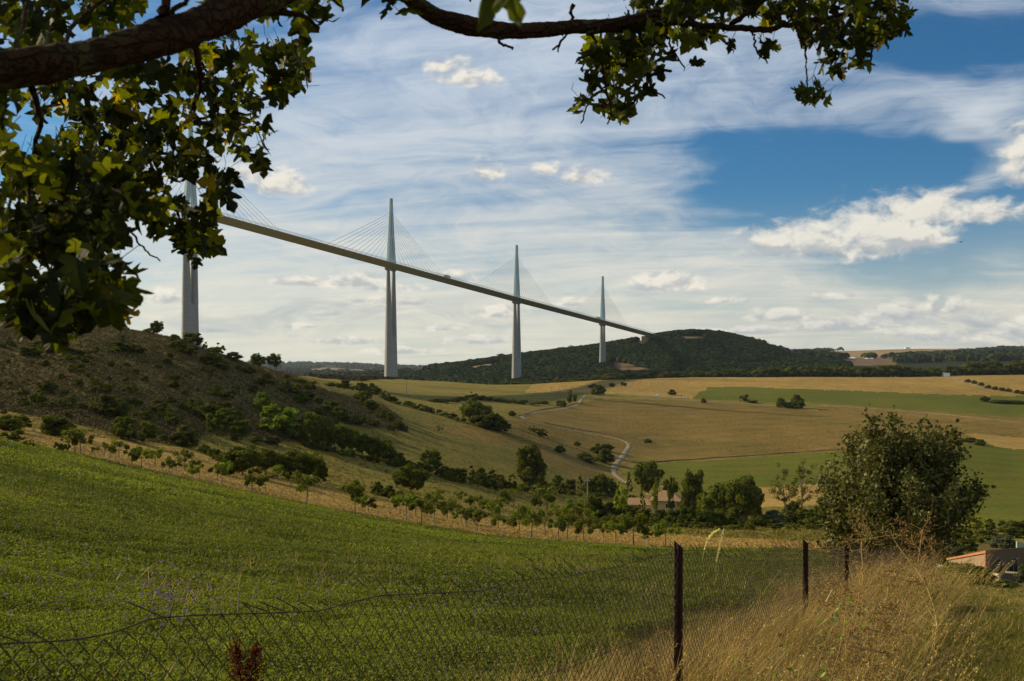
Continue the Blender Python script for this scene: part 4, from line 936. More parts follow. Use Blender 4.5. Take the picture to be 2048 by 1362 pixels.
# two trees against the sky
for px, hp, wp, lab in ((516, 30, 36, 'left of the two lone trees standing on the skyline past the hill'), (549, 30, 34, 'right of the two lone trees standing on the skyline past the hill')):
    Y = 470; p = at(px, Y); p[2] = (YH - 740) / F * Y; tree(px, 742, hp + 3, wp * .86, 'broad', 'dark', lab, pos=p)
# near bushes in front of the barn
tree(1925, 1162, 42, 92, 'bush', 'mid', 'green bush in front of the barn side wall', pos=np.array([*(P3(1925, 1168, 84))]))
tree(1958, 1172, 36, 60, 'bush', 'mid', 'bush in front of the barn corner and pale wall', pos=np.array([*(P3(1960, 1172, 70))]))
tree(1895, 1160, 40, 44, 'bush', 'dark', 'darker bush left of the one hiding the barn wall', pos=np.array([*(P3(1895, 1165, 90))]))
tree(2010, 1180, 14, 60, 'bush', 'olive', 'low olive shrub below the barn windows', pos=np.array([*(P3(2010, 1176, 50))]))
tree(2056, 1162, 38, 34, 'bush', 'grey', 'grey green bush at the right edge in front of the barn', pos=np.array([*(P3(2050, 1168, 92))]))
# hedge line climbing the meadow
HL = [(588,762,8,20),(603,765,7,22),(625,768,6,26),(660,773,8,26),(678,776,10,26),(690,778,18,20),(704,780,12,22),(722,783,18,26),(738,786,20,26),(752,790,18,26),(766,797,16,26),(782,804,12,28),(796,809,8,24),
      (818,812,10,26),(835,818,10,28),(852,823,12,26),(868,827,10,28),(886,832,10,28),(904,838,12,28),(922,844,12,26),(870,804,7,26),(888,805,8,30),(908,804,8,28),(926,801,7,24),(944,798,14,26),(962,800,9,26),(982,802,9,28),(1002,804,8,28),(1022,806,9,28),(1044,808,8,30),(1066,809,7,30),(1086,808,6,24)]
HL.sort()
for k, (px, py, hp, wp) in enumerate(HL):
    tree(px, py, hp, wp, 'bush' if k % 2 else 'shrubby', 'dark' if k % 3 else 'mid', f'dark hedge bush, {ordn(k + 1)} from the left along the hedges climbing the meadow', 'bush', 'hedge bushes climbing the meadow')
# big bushes on the brown hillside
HB = [(112,872,34,56,'dark'),(18,862,26,56,'dark'),(42,858,24,40,'mid'),(95,868,28,44,'olive'),(265,884,40,76,'mid'),(245,876,34,40,'dark'),(372,894,36,48,'olive'),(212,832,36,50,'olive'),(240,834,30,44,'mid'),(195,816,18,24,'dark'),(84,808,24,36,'dark'),(96,786,20,30,'olive'),
 (134,818,20,26,'mid'),(320,826,22,34,'olive'),(330,838,20,30,'mid'),(345,850,20,30,'dark'),(290,836,18,30,'dark'),(400,834,26,34,'olive'),(388,820,20,26,'mid'),(430,866,36,44,'dark'),(418,842,26,40,'mid'),(455,858,34,44,'mid'),(480,872,26,34,'mid'),(492,866,20,24,'olive'),(448,828,20,30,'olive'),
 (470,842,22,30,'dark'),(200,786,18,36,'dark'),(190,770,12,22,'mid'),(100,705,22,70,'dark'),(60,712,16,40,'mid'),(160,712,16,36,'dark'),(240,700,14,60,'dark'),(270,704,12,40,'dark'),(225,705,12,30,'mid'),(350,696,20,44,'dark'),(375,710,18,40,'dark'),(425,732,22,40,'dark'),(452,742,18,30,'dark'),(418,748,20,22,'olive'),
 (455,798,20,30,'dark'),(335,728,10,16,'mid'),(335,756,8,12,'dark'),(90,732,10,18,'dark'),(160,736,8,16,'dark'),(140,722,10,24,'mid'),(522,770,16,24,'olive'),(536,760,12,20,'mid'),(498,748,14,26,'dark'),(610,800,10,16,'olive'),(575,790,22,44,'dark'),(602,808,20,30,'dark'),(662,826,20,30,'dark'),(640,834,16,30,'mid'),(680,840,22,34,'dark'),(700,848,20,34,'dark'),(730,812,26,30,'dark'),(742,822,18,26,'dark'),(720,800,14,30,'mid'),(758,838,16,20,'dark'),(780,842,14,20,'dark'),(795,858,14,24,'dark'),(808,862,10,20,'dark'),(785,862,16,18,'dark'),(620,852,22,34,'mid'),(665,852,16,30,'olive'),(510,886,14,30,'dark'),(545,890,14,30,'olive'),(470,882,12,26,'olive')]
HB.sort(key=lambda t: (t[0])); HC = {}
for k, (px, py, hp, wp, leaf) in enumerate(HB):
    band = 'upper' if py < 760 else ('middle' if py < 835 else 'lower')
    kb = ('dark' if leaf == 'dark' else 'olive green', band); HC[kb] = HC.get(kb, 0) + 1
    tree(px, py, hp * 1.2, wp * 1.1, 'shrubby' if k % 2 else 'bush', leaf, f'{kb[0]} larger scrub bush on the {band} brown hillside, {ordn(HC[kb])} of these from the left', 'bush', 'large scrub bushes on the brown hillside', y0=121)
# small hillside bushes
k = 0; LB = []; rr = np.random.default_rng(5)
while k < 170:
    px = rr.uniform(-40, 800); py = rr.uniform(640, 890)
    p = hit(px, py, 121)
    if not (150 < p[1] < 415): continue
    pyv = YH - p[2] / p[1] * F
    if abs(pyv - py) > 3 or not inpoly(np.array([px]), np.array([py]), hillp)[0]: continue
    hp = rr.uniform(5, 13) * (1.15 if py > 760 else .8)
    LB.append((px, py, hp, hp * rr.uniform(1.2, 1.9), ('dark', 'mid', 'olive')[k % 3], p)); k += 1
LB.sort(key=lambda t: t[0]); HC = {}
for px, py, hp, wp, leaf, p in LB:
    band = ('top' if py < 720 else 'upper' if py < 770 else 'middle' if py < 820 else 'lower'); HC[(band, leaf)] = HC.get((band, leaf), 0) + 1
    tree(px, py, hp, wp, 'bush', leaf, f'little {dict(dark="dark", mid="green", olive="olive")[leaf]} scrub bush on the {band} brown hillside, {ordn(HC[(band, leaf)])} of these from the left', 'bush', 'little scrub bushes dotted over the brown hillside', pos=p)
# plateau orchard row of round trees
RT = [(1330,755,14,30),(1358,754,14,30),(1392,754,15,30),(1425,753,15,32),(1455,753,16,32),(1486,753,18,30),(1525,752,22,34),(1548,752,22,30),(1578,752,22,36),(1612,751,22,34),(1640,751,22,32),(1664,751,22,34),(1692,751,22,32),(1716,751,22,36),(1742,751,22,36),(1764,751,24,32),(1786,752,26,32),(1812,752,22,36),(1840,752,20,36),(1866,752,20,34)]
for k, (px, py, hp, wp) in enumerate(RT):
    Y = 1225; p = at(px, Y); tree(px, py, hp, wp, 'bush', 'olive' if k % 3 == 0 else 'mid', f'round tree, {ordn(k + 1)} from the left in the row behind the tan field', 'tree', 'row of round trees behind the tan field', pos=p, sink=.08)
for k, (px, hp, wp) in enumerate([(1085,8,40),(1120,10,40),(1155,9,40),(1195,12,44),(1228,14,44),(1262,12,40),(1292,12,40),(1062,8,40),(1035,8,44),(1905,18,40),(1935,24,44),(1965,26,44),(1995,28,44),(2028,28,44),(2060,28,44)]):
    Y = 1270; p = at(px, Y); tree(px, 0, hp + 4, wp, 'bush', 'dark', f'dark bushy tree behind the field brow, {ordn(k + 1)} counted along the brow', 'tree', 'bushy trees behind the field brow', pos=p, sink=.1)
for k, (px, py) in enumerate([(1935,765),(1948,768),(1962,772),(1976,777),(1990,780),(2004,782),(2018,784),(2034,787),(2046,789)]):
    tree(px, py, 7, 12, 'bush', 'olive', f'low verge shrub by the gravel road at right, {ordn(k + 1)} from the left', 'bush', 'verge shrubs along the gravel road')
# --- forests
def forest(name, n, px0, px1, Ya, Yb, size, nq, leafm, cls=(WOOD,), seed=1, hmul=1.0, cull=None):
    r = np.random.default_rng(seed); px = r.uniform(px0, px1, n); Y = np.sqrt(r.uniform(Ya ** 2, Yb ** 2, n))
    vis = visible(px, Y, 5); px, Y = px[vis], Y[vis]
    ci = np.clip(np.searchsorted(pxs, px) - 1, 0, CLS.shape[0] - 1); cj = np.clip(((np.log(Y) - LY0) / (LY1 - LY0) * (NR - 1)).astype(int), 0, NR - 2)
    keep = np.isin(CLS[ci, cj], cls); px, Y = px[keep], Y[keep]
    if cull is not None: kk = cull(px, Y, pyof(px, Y)); px, Y = px[kk], Y[kk]
    X = (px - CX) / F * Y; Z = zpx(px, Y); m_ = len(X); s = size * r.uniform(.5, 1.5, m_)
    d = unit(r.normal(size=(m_, nq, 3))); d[:, :, 2] = np.abs(d[:, :, 2]) * 1.1 - .15
    C = np.stack([X, Y, Z + s * .35 * hmul], 1)[:, None, :] + d * s[:, None, None] * .5 * np.array([1, 1, 1.0 * hmul]) * r.uniform(.75, 1.05, (m_, nq, 1))
    N = unit(d + [0, 0, .35] + r.normal(size=d.shape) * .12); T = np.clip(r.normal(.42, .2, (m_, 1)) + (1.4 * fbm(X / 60, Y / 90, 3, 17))[:, None] + r.normal(size=(m_, nq)) * .08, 0, 1)
    a = Acc(); v, f = cards(C.reshape(-1, 3), np.repeat(s * .27, nq) * r.uniform(.7, 1.3, m_ * nq), N.reshape(-1, 3), 1.3); a.add(v, f, T.ravel())
    print(name, m_); return tag(a.obj(name, leafm), {'forest': 'dense dark broadleaf forest clothing the hills behind the viaduct'}.get(name, 'far dark woods across the plateau'), 'forest', kind='stuff')
L_for = leafmat('forest_leaf', (.012,.021,.003), (.038,.050,.007), .08, objvar=.01)
L_far = leafmat('far_wood_leaf', (.018,.027,.007), (.048,.058,.015), .08, objvar=.01)
forest('forest', 70000, 740, 1700, 1400, 2450, 9, 44, L_for)
forest('far_woods', 30000, 480, 2120, 2450, 4900, 17, 20, L_far, seed=3, cull=lambda px, Y, py: vnoise(px / 22, Y / 160.0, 4) > .22)
forest('far_woods', 9000, 480, 2120, 4900, 9000, 26, 16, L_far, seed=4, hmul=.8, cull=lambda px, Y, py: vnoise(px / 30, Y / 400.0, 4) > .3)
forest('heath_scrub', 9000, 540, 1000, 450, 1300, 2.6, 16, leafmat('heath_leaf', (.03,.03,.01), (.07,.058,.02), .2, objvar=.01), cls=(HEATH,), seed=6)
# scrub tufts and clods on the slopes (uncountable ground cover)
def tufts(name, n, px0, px1, Ya, Yb, size, nq, leafm, cls, label, seed=1, hmul=1.4, pw=1.0, cull=None):
    r = np.random.default_rng(seed); px = r.uniform(px0, px1, n); Y = Ya + (Yb - Ya) * r.random(n) ** pw
    ci = np.clip(np.searchsorted(pxs, px) - 1, 0, CLS.shape[0] - 1); cj = np.clip(((np.log(Y) - LY0) / (LY1 - LY0) * (NR - 1)).astype(int), 0, NR - 2)
    keep = visible(px, Y, 3) & np.isin(CLS[ci, cj], cls); px, Y = px[keep], Y[keep]
    if cull is not None: kk = cull(px, Y); px, Y = px[kk], Y[kk]
    X = (px - CX) / F * Y; Z = zpx(px, Y); m_ = len(X); s = size * r.uniform(.5, 1.5, m_)
    d = r.normal(size=(m_, nq, 3)) * [.5, .5, .4]; d[:, :, 2] = np.abs(d[:, :, 2])
    C = np.stack([X, Y, Z], 1)[:, None, :] + d * s[:, None, None] * [1, 1, hmul]
    N = unit(d * [.8, .8, .5] + r.normal(size=d.shape) * .25 + [0, 0, .7]); T = np.clip(r.normal(.45, .25, (m_, 1)) + r.normal(size=(m_, nq)) * .15, 0, 1)
    a = Acc(); v, f = cards(C.reshape(-1, 3), np.repeat(s * .45, nq), N.reshape(-1, 3), 1.0); a.add(v, f, T.ravel())
    print(name, m_); return tag(a.obj(name, leafm), label, 'ground cover', kind='stuff')
L_heath = leafmat('heath_tuft', (.068,.056,.018), (.125,.095,.032), .06, objvar=.01)
tufts('hillside_tufts', 70000, -60, 830, 156, 430, .34, 7, L_heath, (SCRUB,), 'dry tussocks and heather covering the brown hillside', 11)
L_stub = leafmat('stubble_tuft', (.20,.135,.042), (.44,.30,.09), .1, objvar=.01)
tufts('stubble_tufts', 30000, -60, 1720, 100, 240, .17, 6, L_stub, (STUB,), 'dry straw tufts over the orchard strip', 12, 1.2, 1.3)
L_med = leafmat('meadow_tuft', (.090,.074,.012), (.16,.125,.024), .3, objvar=.01)
tufts('meadow_tufts', 40000, -60, 2110, 110, 620, .38, 5, L_med, (0, SOIL), 'coarse grass tussocks over the meadows', 13, 1.0, 1.5)
tufts('field_stubble', 60000, -60, 2110, 420, 1180, .55, 4, leafmat('field_stubble_tuft', (.13,.095,.025), (.28,.19,.055), .2, objvar=.01), (FALLOW, TAN, SOIL), 'short dry stubble and weeds over the brown and tan fields', 14, .5, 1.2, cull=lambda px, Y: fbm((px - CX) / F * Y / 40, Y / 60, 3, 44) > -.06)
UG = [([(606,892),(650,903),(700,911),(750,921),(800,933),(835,941)], 15, 'the hill foot hedge'), ([(880,957),(940,967),(1000,978),(1060,981),(1120,987),(1180,991),(1232,996)], 20, 'the valley hedge'), ([(1180,1044),(1260,1049),(1340,1054),(1430,1057),(1500,1058),(1640,1058)], 18, 'the copse'), ([(400,902),(440,922),(480,946),(540,954),(600,960),(640,962)], 9, 'the orchard side clump')]
for pts, n, lab in UG:
    ps = np.array(pts, float)
    for k in range(n):
        q = (k + .5) / n * (len(ps) - 1); i_ = int(q); c = ps[i_] * (1 - q + i_) + ps[min(i_ + 1, len(ps) - 1)] * (q - i_)
        tree(c[0] + rr.normal() * 3, c[1] + 1.5 + rr.normal() * 1.2, rr.uniform(9, 20), rr.uniform(22, 36), 'shrubby', ('mid', 'olive', 'dark', 'bright')[int(rr.integers(0, 4))], f'low undergrowth shrub, {ordn(k + 1)} from the left along {lab}', 'bush', 'undergrowth shrubs along ' + lab)
# stakes along the crop edge
fe = empty('stake_fence', at(600, 104)); tag(fe, 'line of thin wooden stakes between the crop and the orchard strip', 'fence')
for k, px in enumerate([222,232,300,322,345,416,505,560,640,700,758,818,872,900,960,1001,1060,1120,1176,1238,1290]):
    p = at(px + rr.uniform(-4, 4), 103.0); a = Acc(); v, f = tube_arr([p - [0, 0, .3], p + [rr.normal() * .03, rr.normal() * .03, rr.uniform(.7, 1.0)]], .045, 5); a.add(v, f); o = a.obj('stake', M_wood, None); o.parent = fe; o.matrix_parent_inverse = Matrix.Translation(-fe.location)
fe = empty('paddock_fence', at(1400, 215)); tag(fe, 'sparse dark paddock posts in the olive field in front of the copse', 'fence')
for k, (px, py) in enumerate([(1285,1052),(1390,1062),(1449,1070),(1513,1078),(1580,1084),(1170,1050),(1340,1056)]):
    p = hit(px, py, 102); a = Acc(); v, f = tube_arr([p - [0, 0, .3], p + [0, 0, 1.15]], .07, 5); a.add(v, f); o = a.obj('post', M_bark, None); o.parent = fe; o.matrix_parent_inverse = Matrix.Translation(-fe.location)
# straw heap, tree stump
def heap(px, py, wpx, hpx, mat, name, label, cat):
    p = hit(px, py, 102); s = wpx / F * p[1]; n = 900; q = rr.random((n, 2)) * [1, 6.28]; X = np.stack([np.sqrt(q[:, 0]) * np.cos(q[:, 1]) * s / 2, np.sqrt(q[:, 0]) * np.sin(q[:, 1]) * s / 3, np.zeros(n)], 1)
    X[:, 2] = (1 - q[:, 0]) * hpx / F * p[1] * rr.random(n) ** .3; a = Acc(); v, f = cards(X, .16, unit(rr.normal(size=(n, 3)) + [0, 0, 1]), .5); a.add(v, f, rr.random(n)); o = a.obj(name, mat); o.location = p; tag(o, label, cat)
heap(1190, 1037, 26, 8, leafmat('straw', (.25,.17,.05), (.5,.38,.13), .2), 'straw_heap', 'low yellow straw heap at the left foot of the copse', 'straw heap')
heap(1355, 1045, 14, 8, leafmat('grey_wood', (.15,.12,.08), (.35,.3,.2), .1), 'brush_pile', 'small grey brush pile below the middle of the copse', 'brush pile')
heap(1285, 880, 24, 6, leafmat('pale_stones', (.25,.2,.13), (.5,.42,.3), .0), 'stone_pile', 'pale stone pile at the tip of the field bank', 'stone pile')
# ---- the near round tree left of the barn
def round_tree():
    Yt = 30.0; base = P3(1795, 1122, Yt); base[2] = float(zw(base[0], base[1]))
    t = empty('round_tree', base); tag(t, 'big dense dark round tree with upright leafy shoots behind the fence at right', 'tree')
    r = np.random.default_rng(900)
    poly = [(1662,975),(1672,1030),(1660,1075),(1700,1100),(1790,1112),(1870,1098),(1893,1040),(1912,990),(1935,975),(1905,955),(1900,905),(1905,880),(1880,872),(1845,868),(1800,872),(1760,885),(1722,890),(1712,930),(1692,965)]
    spikes = [(1745,826,1.0),(1738,845,1),(1786,824,1.1),(1792,845,1),(1845,842,1),(1838,856,1),(1868,852,1),(1712,858,1),(1700,868,1),(1695,878,1),(1905,858,1.1),(1918,868,1),(1885,862,1),(1690,905,.9),(1660,922,.8),(1648,945,.9),(1642,955,.8),(1668,950,.9),(1640,985,.7),(1925,900,.9),(1968,972,1.0),(1955,955,.9),(1945,985,1),(1935,1005,.9),(1962,985,.9),(1645,1045,.8),(1652,1075,.8),(1665,1098,.8),(1890,1075,1),(1880,1100,1),(1930,1030,.5),(1765,868,1),(1820,860,1),(1812,870,1),(1728,880,1)]
    tips = [(x, y, w, r.uniform(-1.4, 1.0)) for x, y, w in spikes]
    q = sample_poly(poly, 230, r); tips += [(x, y, 1.0, r.normal() * 1.3) for x, y in q]
    C = []; B = Acc(); N = []; T = []
    for (x, y, w_, dY) in tips:
        tip = P3(x, y, Yt + dY); st = base + [r.normal() * .12, r.normal() * .12, .35 + r.random() * .8]; L = np.linalg.norm(tip - st); n = 12; tt = np.linspace(0, 1, n)[:, None]
        ctrl = st * .45 + tip * .55 + [0, 0, -.10 * L]; ctrl[:2] = st[:2] * .35 + tip[:2] * .65
        P_ = st * (1 - tt) ** 2 + 2 * ctrl * tt * (1 - tt) + tip * tt ** 2
        v, f = tube_arr(P_, np.linspace(.032, .006, n), 5); B.add(v, f)
        m_ = int((125 + 50 * L) * w_); k = .38 + .62 * r.random(m_) ** .7; sp = .20 * (1.25 - k)[:, None] + .07
        ii = k * (n - 1); i0_ = np.minimum(ii.astype(int), n - 2); fr = (ii - i0_)[:, None]; c = P_[i0_] * (1 - fr) + P_[i0_ + 1] * fr + r.normal(size=(m_, 3)) * sp
        C.append(c); d = unit(c - (base + [0, 0, 1.6])); N.append(unit(d * .6 + r.normal(size=c.shape) * .7)); T.append(np.clip(r.normal(.42, .16) + r.normal(size=m_) * .22, 0, 1))
    C = np.concatenate(C); N = np.concatenate(N); T = np.concatenate(T); print('round tree leaves', len(C))
    a = Acc(); v, f = cards(C, .058 * r.uniform(.6, 1.3, len(C)), N, 1.35); a.add(v, f, T)
    o = a.obj('crown', leafmat('round_tree_leaf', (.034,.038,.007), (.160,.148,.034), .25, (1.4,1.4,.7), .55, .15, objvar=.01)); o.parent = t; o.matrix_parent_inverse = Matrix.Translation(-t.location)
    for k in range(5):
        s = base + [r.normal() * .1, r.normal() * .1, -.3]; v, f = tube_arr([s, s * .4 + base * .6 + [r.normal() * .1, r.normal() * .1, .6], base + [r.normal() * .5, r.normal() * .4, 1.6]], [.10, .08, .04], 8); B.add(v, f)
    o = B.obj('trunk', M_bark, None, True); o.parent = t; o.matrix_parent_inverse = Matrix.Translation(-t.location)
def sample_poly(poly, n, r):
    P_ = np.array(poly, float); lo, hi = P_.min(0), P_.max(0); out = []
    while len(out) < n:
        q = r.uniform(lo, hi, (n * 3, 2)); k = inpoly(q[:, 0], q[:, 1], poly); out.extend(q[k].tolist())
    return np.array(out[:n])
round_tree()
# ================================================================ near vegetation
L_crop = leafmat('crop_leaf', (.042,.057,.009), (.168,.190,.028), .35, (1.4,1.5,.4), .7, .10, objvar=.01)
L_gr = leafmat('grass_green', (.060,.070,.010), (.20,.195,.036), .3, objvar=.01)
L_dry = leafmat('grass_dry', (.16,.118,.032), (.66,.48,.17), .3, (1.3,1.2,.8), .6, .2, objvar=.01)
M_petal = leafmat('petal_mauve', (.16,.10,.15), (.36,.28,.32), .2, (1,1,1), objvar=.01)
M_yel = leafmat('petal_yellow', (.45,.36,.02), (.7,.6,.05), .2, (1,1,1), objvar=.01)
def inframe(px, py, m=40): return (px > -m) & (px < 2048 + m) & (py < 1362 + 3 * m)
def is_crop(X, Y):
    px = CX + X / Y * F
    return np.where(Y < 20, (X < fence_x(Y) - .35 + fbm(X * 2, Y * 2, 2, 5)) & (Y > crop_near(X, Y)), px < 1690) 
def leaf_field(n, Ya, Yb, size, h, seed, pxa=-60, pxb=1720, cluster=1):
    r = np.random.default_rng(seed); Y = np.sqrt(r.uniform(Ya ** 2, Yb ** 2, n)); px = r.uniform(pxa, pxb, n); X = (px - CX) / F * Y
    k = is_crop(X, Y) & (Y < 101); X, Y, px = X[k], Y[k], px[k]
    hh = h * (.55 + .9 * fbm(X * 1.1, Y * 1.1, 3, 4) + .35) * r.random(len(X)) ** .45
    z = zpx(px, Y) + np.maximum(hh, 0)
    k = inframe(px, YH - z / Y * F); X, Y, z, hh = X[k], Y[k], z[k], hh[k]; m_ = len(X)
    N = unit(r.normal(size=(m_, 3)) * [.8, .8, .5] + [0, 0, .8])
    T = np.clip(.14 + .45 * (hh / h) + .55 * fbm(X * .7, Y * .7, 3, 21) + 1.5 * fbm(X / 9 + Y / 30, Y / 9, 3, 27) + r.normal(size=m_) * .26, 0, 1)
    return np.stack([X, Y, z], 1), size * r.uniform(.6, 1.35, m_), N, T
a = Acc()
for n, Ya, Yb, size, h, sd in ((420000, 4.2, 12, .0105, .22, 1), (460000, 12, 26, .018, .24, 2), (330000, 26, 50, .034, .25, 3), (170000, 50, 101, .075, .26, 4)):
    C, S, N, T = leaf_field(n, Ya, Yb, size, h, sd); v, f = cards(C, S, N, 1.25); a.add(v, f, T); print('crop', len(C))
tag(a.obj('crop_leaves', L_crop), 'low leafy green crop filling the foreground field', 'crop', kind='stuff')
def pos_crop(r, n):
    Y = np.sqrt(r.uniform(4.5 ** 2, 45 ** 2, n)); px = r.uniform(-60, 1690, n); X = (px - CX) / F * Y; k = is_crop(X, Y) & (fbm(X / 3 + 7, Y / 4, 3, 66) + r.normal(size=n) * .08 > .06); return X[k], Y[k], r.uniform(.7, 1.2, k.sum())
# blossoms
a = Acc(); r = np.random.default_rng(31)
for (cx_, cy_, sx, sy, n) in ((330,1215,60,26,60),(150,1130,60,60,16),(660,1150,70,25,30),(900,1160,120,30,34),(60,1180,120,60,26),(450,1180,90,50,50), (330,1240,50,30,40), (880,1190,160,30,40),(1080,1200,110,40,26),(300,1080,300,50,50),(1000,1220,160,30,16),(240,1160,80,40,14)):
    for _ in range(n):
        px = r.normal(cx_, sx); py = r.normal(cy_, sy)
        if not (0 < px < 1330 and py < 1340): continue
        p = hit(px, py + 20, 4.5)
        if p[1] > 60 or not is_crop(np.array([p[0]]), np.array([p[1]]))[0]: continue
        c = p + [0, 0, .2 + .08 * r.random()]; s = .016; q = 14
        C = c + unit(r.normal(size=(q, 3))) * s * [1, 1, .8]; v, f = cards(C, .010, unit(C - c)); a.add(v, f, r.random(q))
tag(a.obj('mauve_blossom', M_petal), 'scattered mauve flower heads in the green crop', 'flowers', kind='stuff')
def blades(n, pos, h, w_, lean, seed, nseg=3, wind=(.25, .05), tint=None):
    """pos(n)->X,Y ; returns V,F,T of curved tapering blades"""
    r = np.random.default_rng(seed); X, Y, hm = pos(r, n); m_ = len(X)
    H = h * hm * r.uniform(.55, 1.25, m_); th = r.uniform(0, 2 * PI, m_); L = lean * r.uniform(.2, 1.3, m_)
    dxy = np.stack([np.cos(th) * L + wind[0], np.sin(th) * L + wind[1]], 1)
    base = np.stack([X, Y, zw(X, Y) - .02], 1); side = np.stack([-np.sin(th), np.cos(th), np.zeros(m_)], 1)
    # face blades at random yaw
    ts = np.linspace(0, 1, nseg + 1); rows = []
    for t in ts:
        c = base + np.concatenate([dxy * (H * t ** 1.8)[:, None], (H * (t - .12 * t * t * np.minimum(1, L)[:]))[:, None]], 1)
        ww = (w_ * (1 - t ** 1.6) + w_ * .08)
        rows.append(c - side * ww); rows.append(c + side * ww)
    V = np.stack(rows, 1); k = 2 * (nseg + 1); ii = np.arange(m_ * k).reshape(m_, k)
    Fq = np.concatenate([np.stack([ii[:, 2 * q], ii[:, 2 * q + 1], ii[:, 2 * q + 3], ii[:, 2 * q + 2]], 1) for q in range(nseg)])
    T = np.clip(r.normal(.5, .25, m_) if tint is None else tint(X, Y, r), 0, 1)
    return V.reshape(-1, 3), Fq, np.tile(T, nseg)
def pos_fence(r, n):
    Y = r.uniform(3.2, 13.5, n); off = np.minimum(np.abs(r.normal(0, .46, n)), 1.15) * np.where(r.random(n) < .58, 1, -.9); X = fence_x(Y) + off
    k = np.ones(n, bool); hm = np.clip(.72 + fbm(X * .8, Y * .5, 3, 51) * 1.5 + np.clip((Y - 5) * .03, -.25, .2), .25, 1.3)
    return X[k], Y[k], hm
def pos_right(r, n):
    Y = 5 + 15 * r.random(n) ** 1.1; px = r.uniform(1480, 2100, n); X = (px - CX) / F * Y
    k = X > fence_x(Y) + .35; return X[k], Y[k], np.clip(.8 + fbm(X * .9, Y * .7, 3, 61) * 1.8, .3, 1.6)[k]
def pos_left(r, n):
    Y = 3.0 + 8.5 * r.random(n); X = fence_x(Y) - np.abs(r.normal(0, 2.2, n)) + .2
    lim = crop_near(X, Y) + 1.2; k = (Y < lim) & (X > -3.6)
    return X[k], Y[k], np.clip(.62 + fbm(X * .9, Y * .9, 3, 71) * 1.6, .2, 1.2)[k]
pt = lambda X, Y, r: .38 + 1.1 * fbm(X * 1.2, Y * .9, 3, 81) + r.normal(size=len(X)) * .34
a = Acc()
v, f, t = blades(42000, pos_fence, .46, .0026, .85, 101, 4, (.13, .0), pt); a.add(v, f, t)
v, f, t = blades(12000, pos_fence, .62, .0018, .6, 102, 4, (.30, .0), pt); a.add(v, f, t)
v, f, t = blades(26000, pos_right, .080, .0036, 1.3, 103, 3, (.03, .0), pt); a.add(v, f, t)
v, f, t = blades(20000, pos_left, .20, .0024, .9, 104, 3, (.05, .0), pt); a.add(v, f, t)
v, f, t = blades(60000, pos_crop, .30, .0045, .7, 105, 2, (.05, .0)); a.add(v, f, t)
tag(a.obj('dry_grass', L_dry), 'tall dry golden grass leaning along the wire fence', 'grass', kind='stuff')
a = Acc()
v, f, t = blades(80000, pos_crop, .27, .0050, .6, 115, 2, (.0, .0)); a.add(v, f, t)
v, f, t = blades(42000, pos_fence, .40, .0030, .5, 111, 4, (.3, .0)); a.add(v, f, t)
v, f, t = blades(120000, pos_right, .070, .0040, 1.2, 112, 3, (.0, .0)); a.add(v, f, t)
v, f, t = blades(70000, pos_left, .17, .0034, 1.0, 113, 3, (.0, .0)); a.add(v, f, t)
tag(a.obj('green_grass', L_gr), 'green grass growing through the dry grass by the fence', 'grass', kind='stuff')
# seed heads over the grass
a = Acc(); r = np.random.default_rng(120); n = 420
for _ in range(n):
    Y = r.uniform(4, 13); X = fence_x(Y) + r.uniform(-.3, 1.6); z = float(zw(X, Y)); H = r.uniform(.5, .78); ln = r.uniform(.15, .5)
    tt = np.linspace(0, 1, 6); P_ = np.stack([X + ln * H * tt ** 2, Y + r.normal() * .05 * tt, z + H * (tt - .12 * tt ** 2)], 1); v, f = tube_arr(P_, [.0016] * 4 + [.003, .001], 3); a.add(v, f, r.uniform(.5, 1))
    e = P_[-1]; d = unit(P_[-1] - P_[-2]); q = 12; C = e - d * (np.arange(q)[:, None] * .012) + r.normal(size=(q, 3)) * .004; v, f = cards(C, .009, unit(r.normal(size=(q, 3))), .5); a.add(v, f, r.uniform(.5, 1, q))
tag(a.obj('seed_heads', L_dry), 'thin dry seed heads nodding above the fence grass', 'grass', kind='stuff')
# ---- two pale bent grass ears at the post
def ear(pts, Y, name, label):
    P_ = np.array([P3(px, py, Y) for px, py in pts]); tt = np.linspace(0, len(P_) - 1, 30); P_ = np.stack([np.interp(tt, np.arange(len(P_)), P_[:, k]) for k in range(3)], 1)
    P_ = np.apply_along_axis(lambda v: np.convolve(np.pad(v, 2, mode='edge'), np.ones(5) / 5, mode='valid'), 0, P_)
    a = Acc(); v, f = tube_arr(P_[8:], .0009, 5); a.add(v, f, .3); q = 240; k = r.integers(12, 30, q); C = P_[k] + r.normal(size=(q, 3)) * .0028; d = unit(np.gradient(P_, axis=0))[k]
    v, f = cards(C, .0036, unit(np.cross(d, r.normal(size=(q, 3)))), .5); a.add(v, f, r.uniform(.7, 1, q)); tag(a.obj(name, leafmat('pale_ear', (.4,.33,.15), (.8,.7,.38), .3)), label, 'grass')
ear([(1425,1200),(1432,1130),(1440,1090),(1448,1057)], 5.2, 'grass_stalk', 'pale upright grass ear right of the nearest fence post')
ear([(1400,1200),(1404,1120),(1412,1085),(1424,1066),(1440,1058)], 5.25, 'grass_stalk', 'pale arching grass ear nearest the closest fence post')
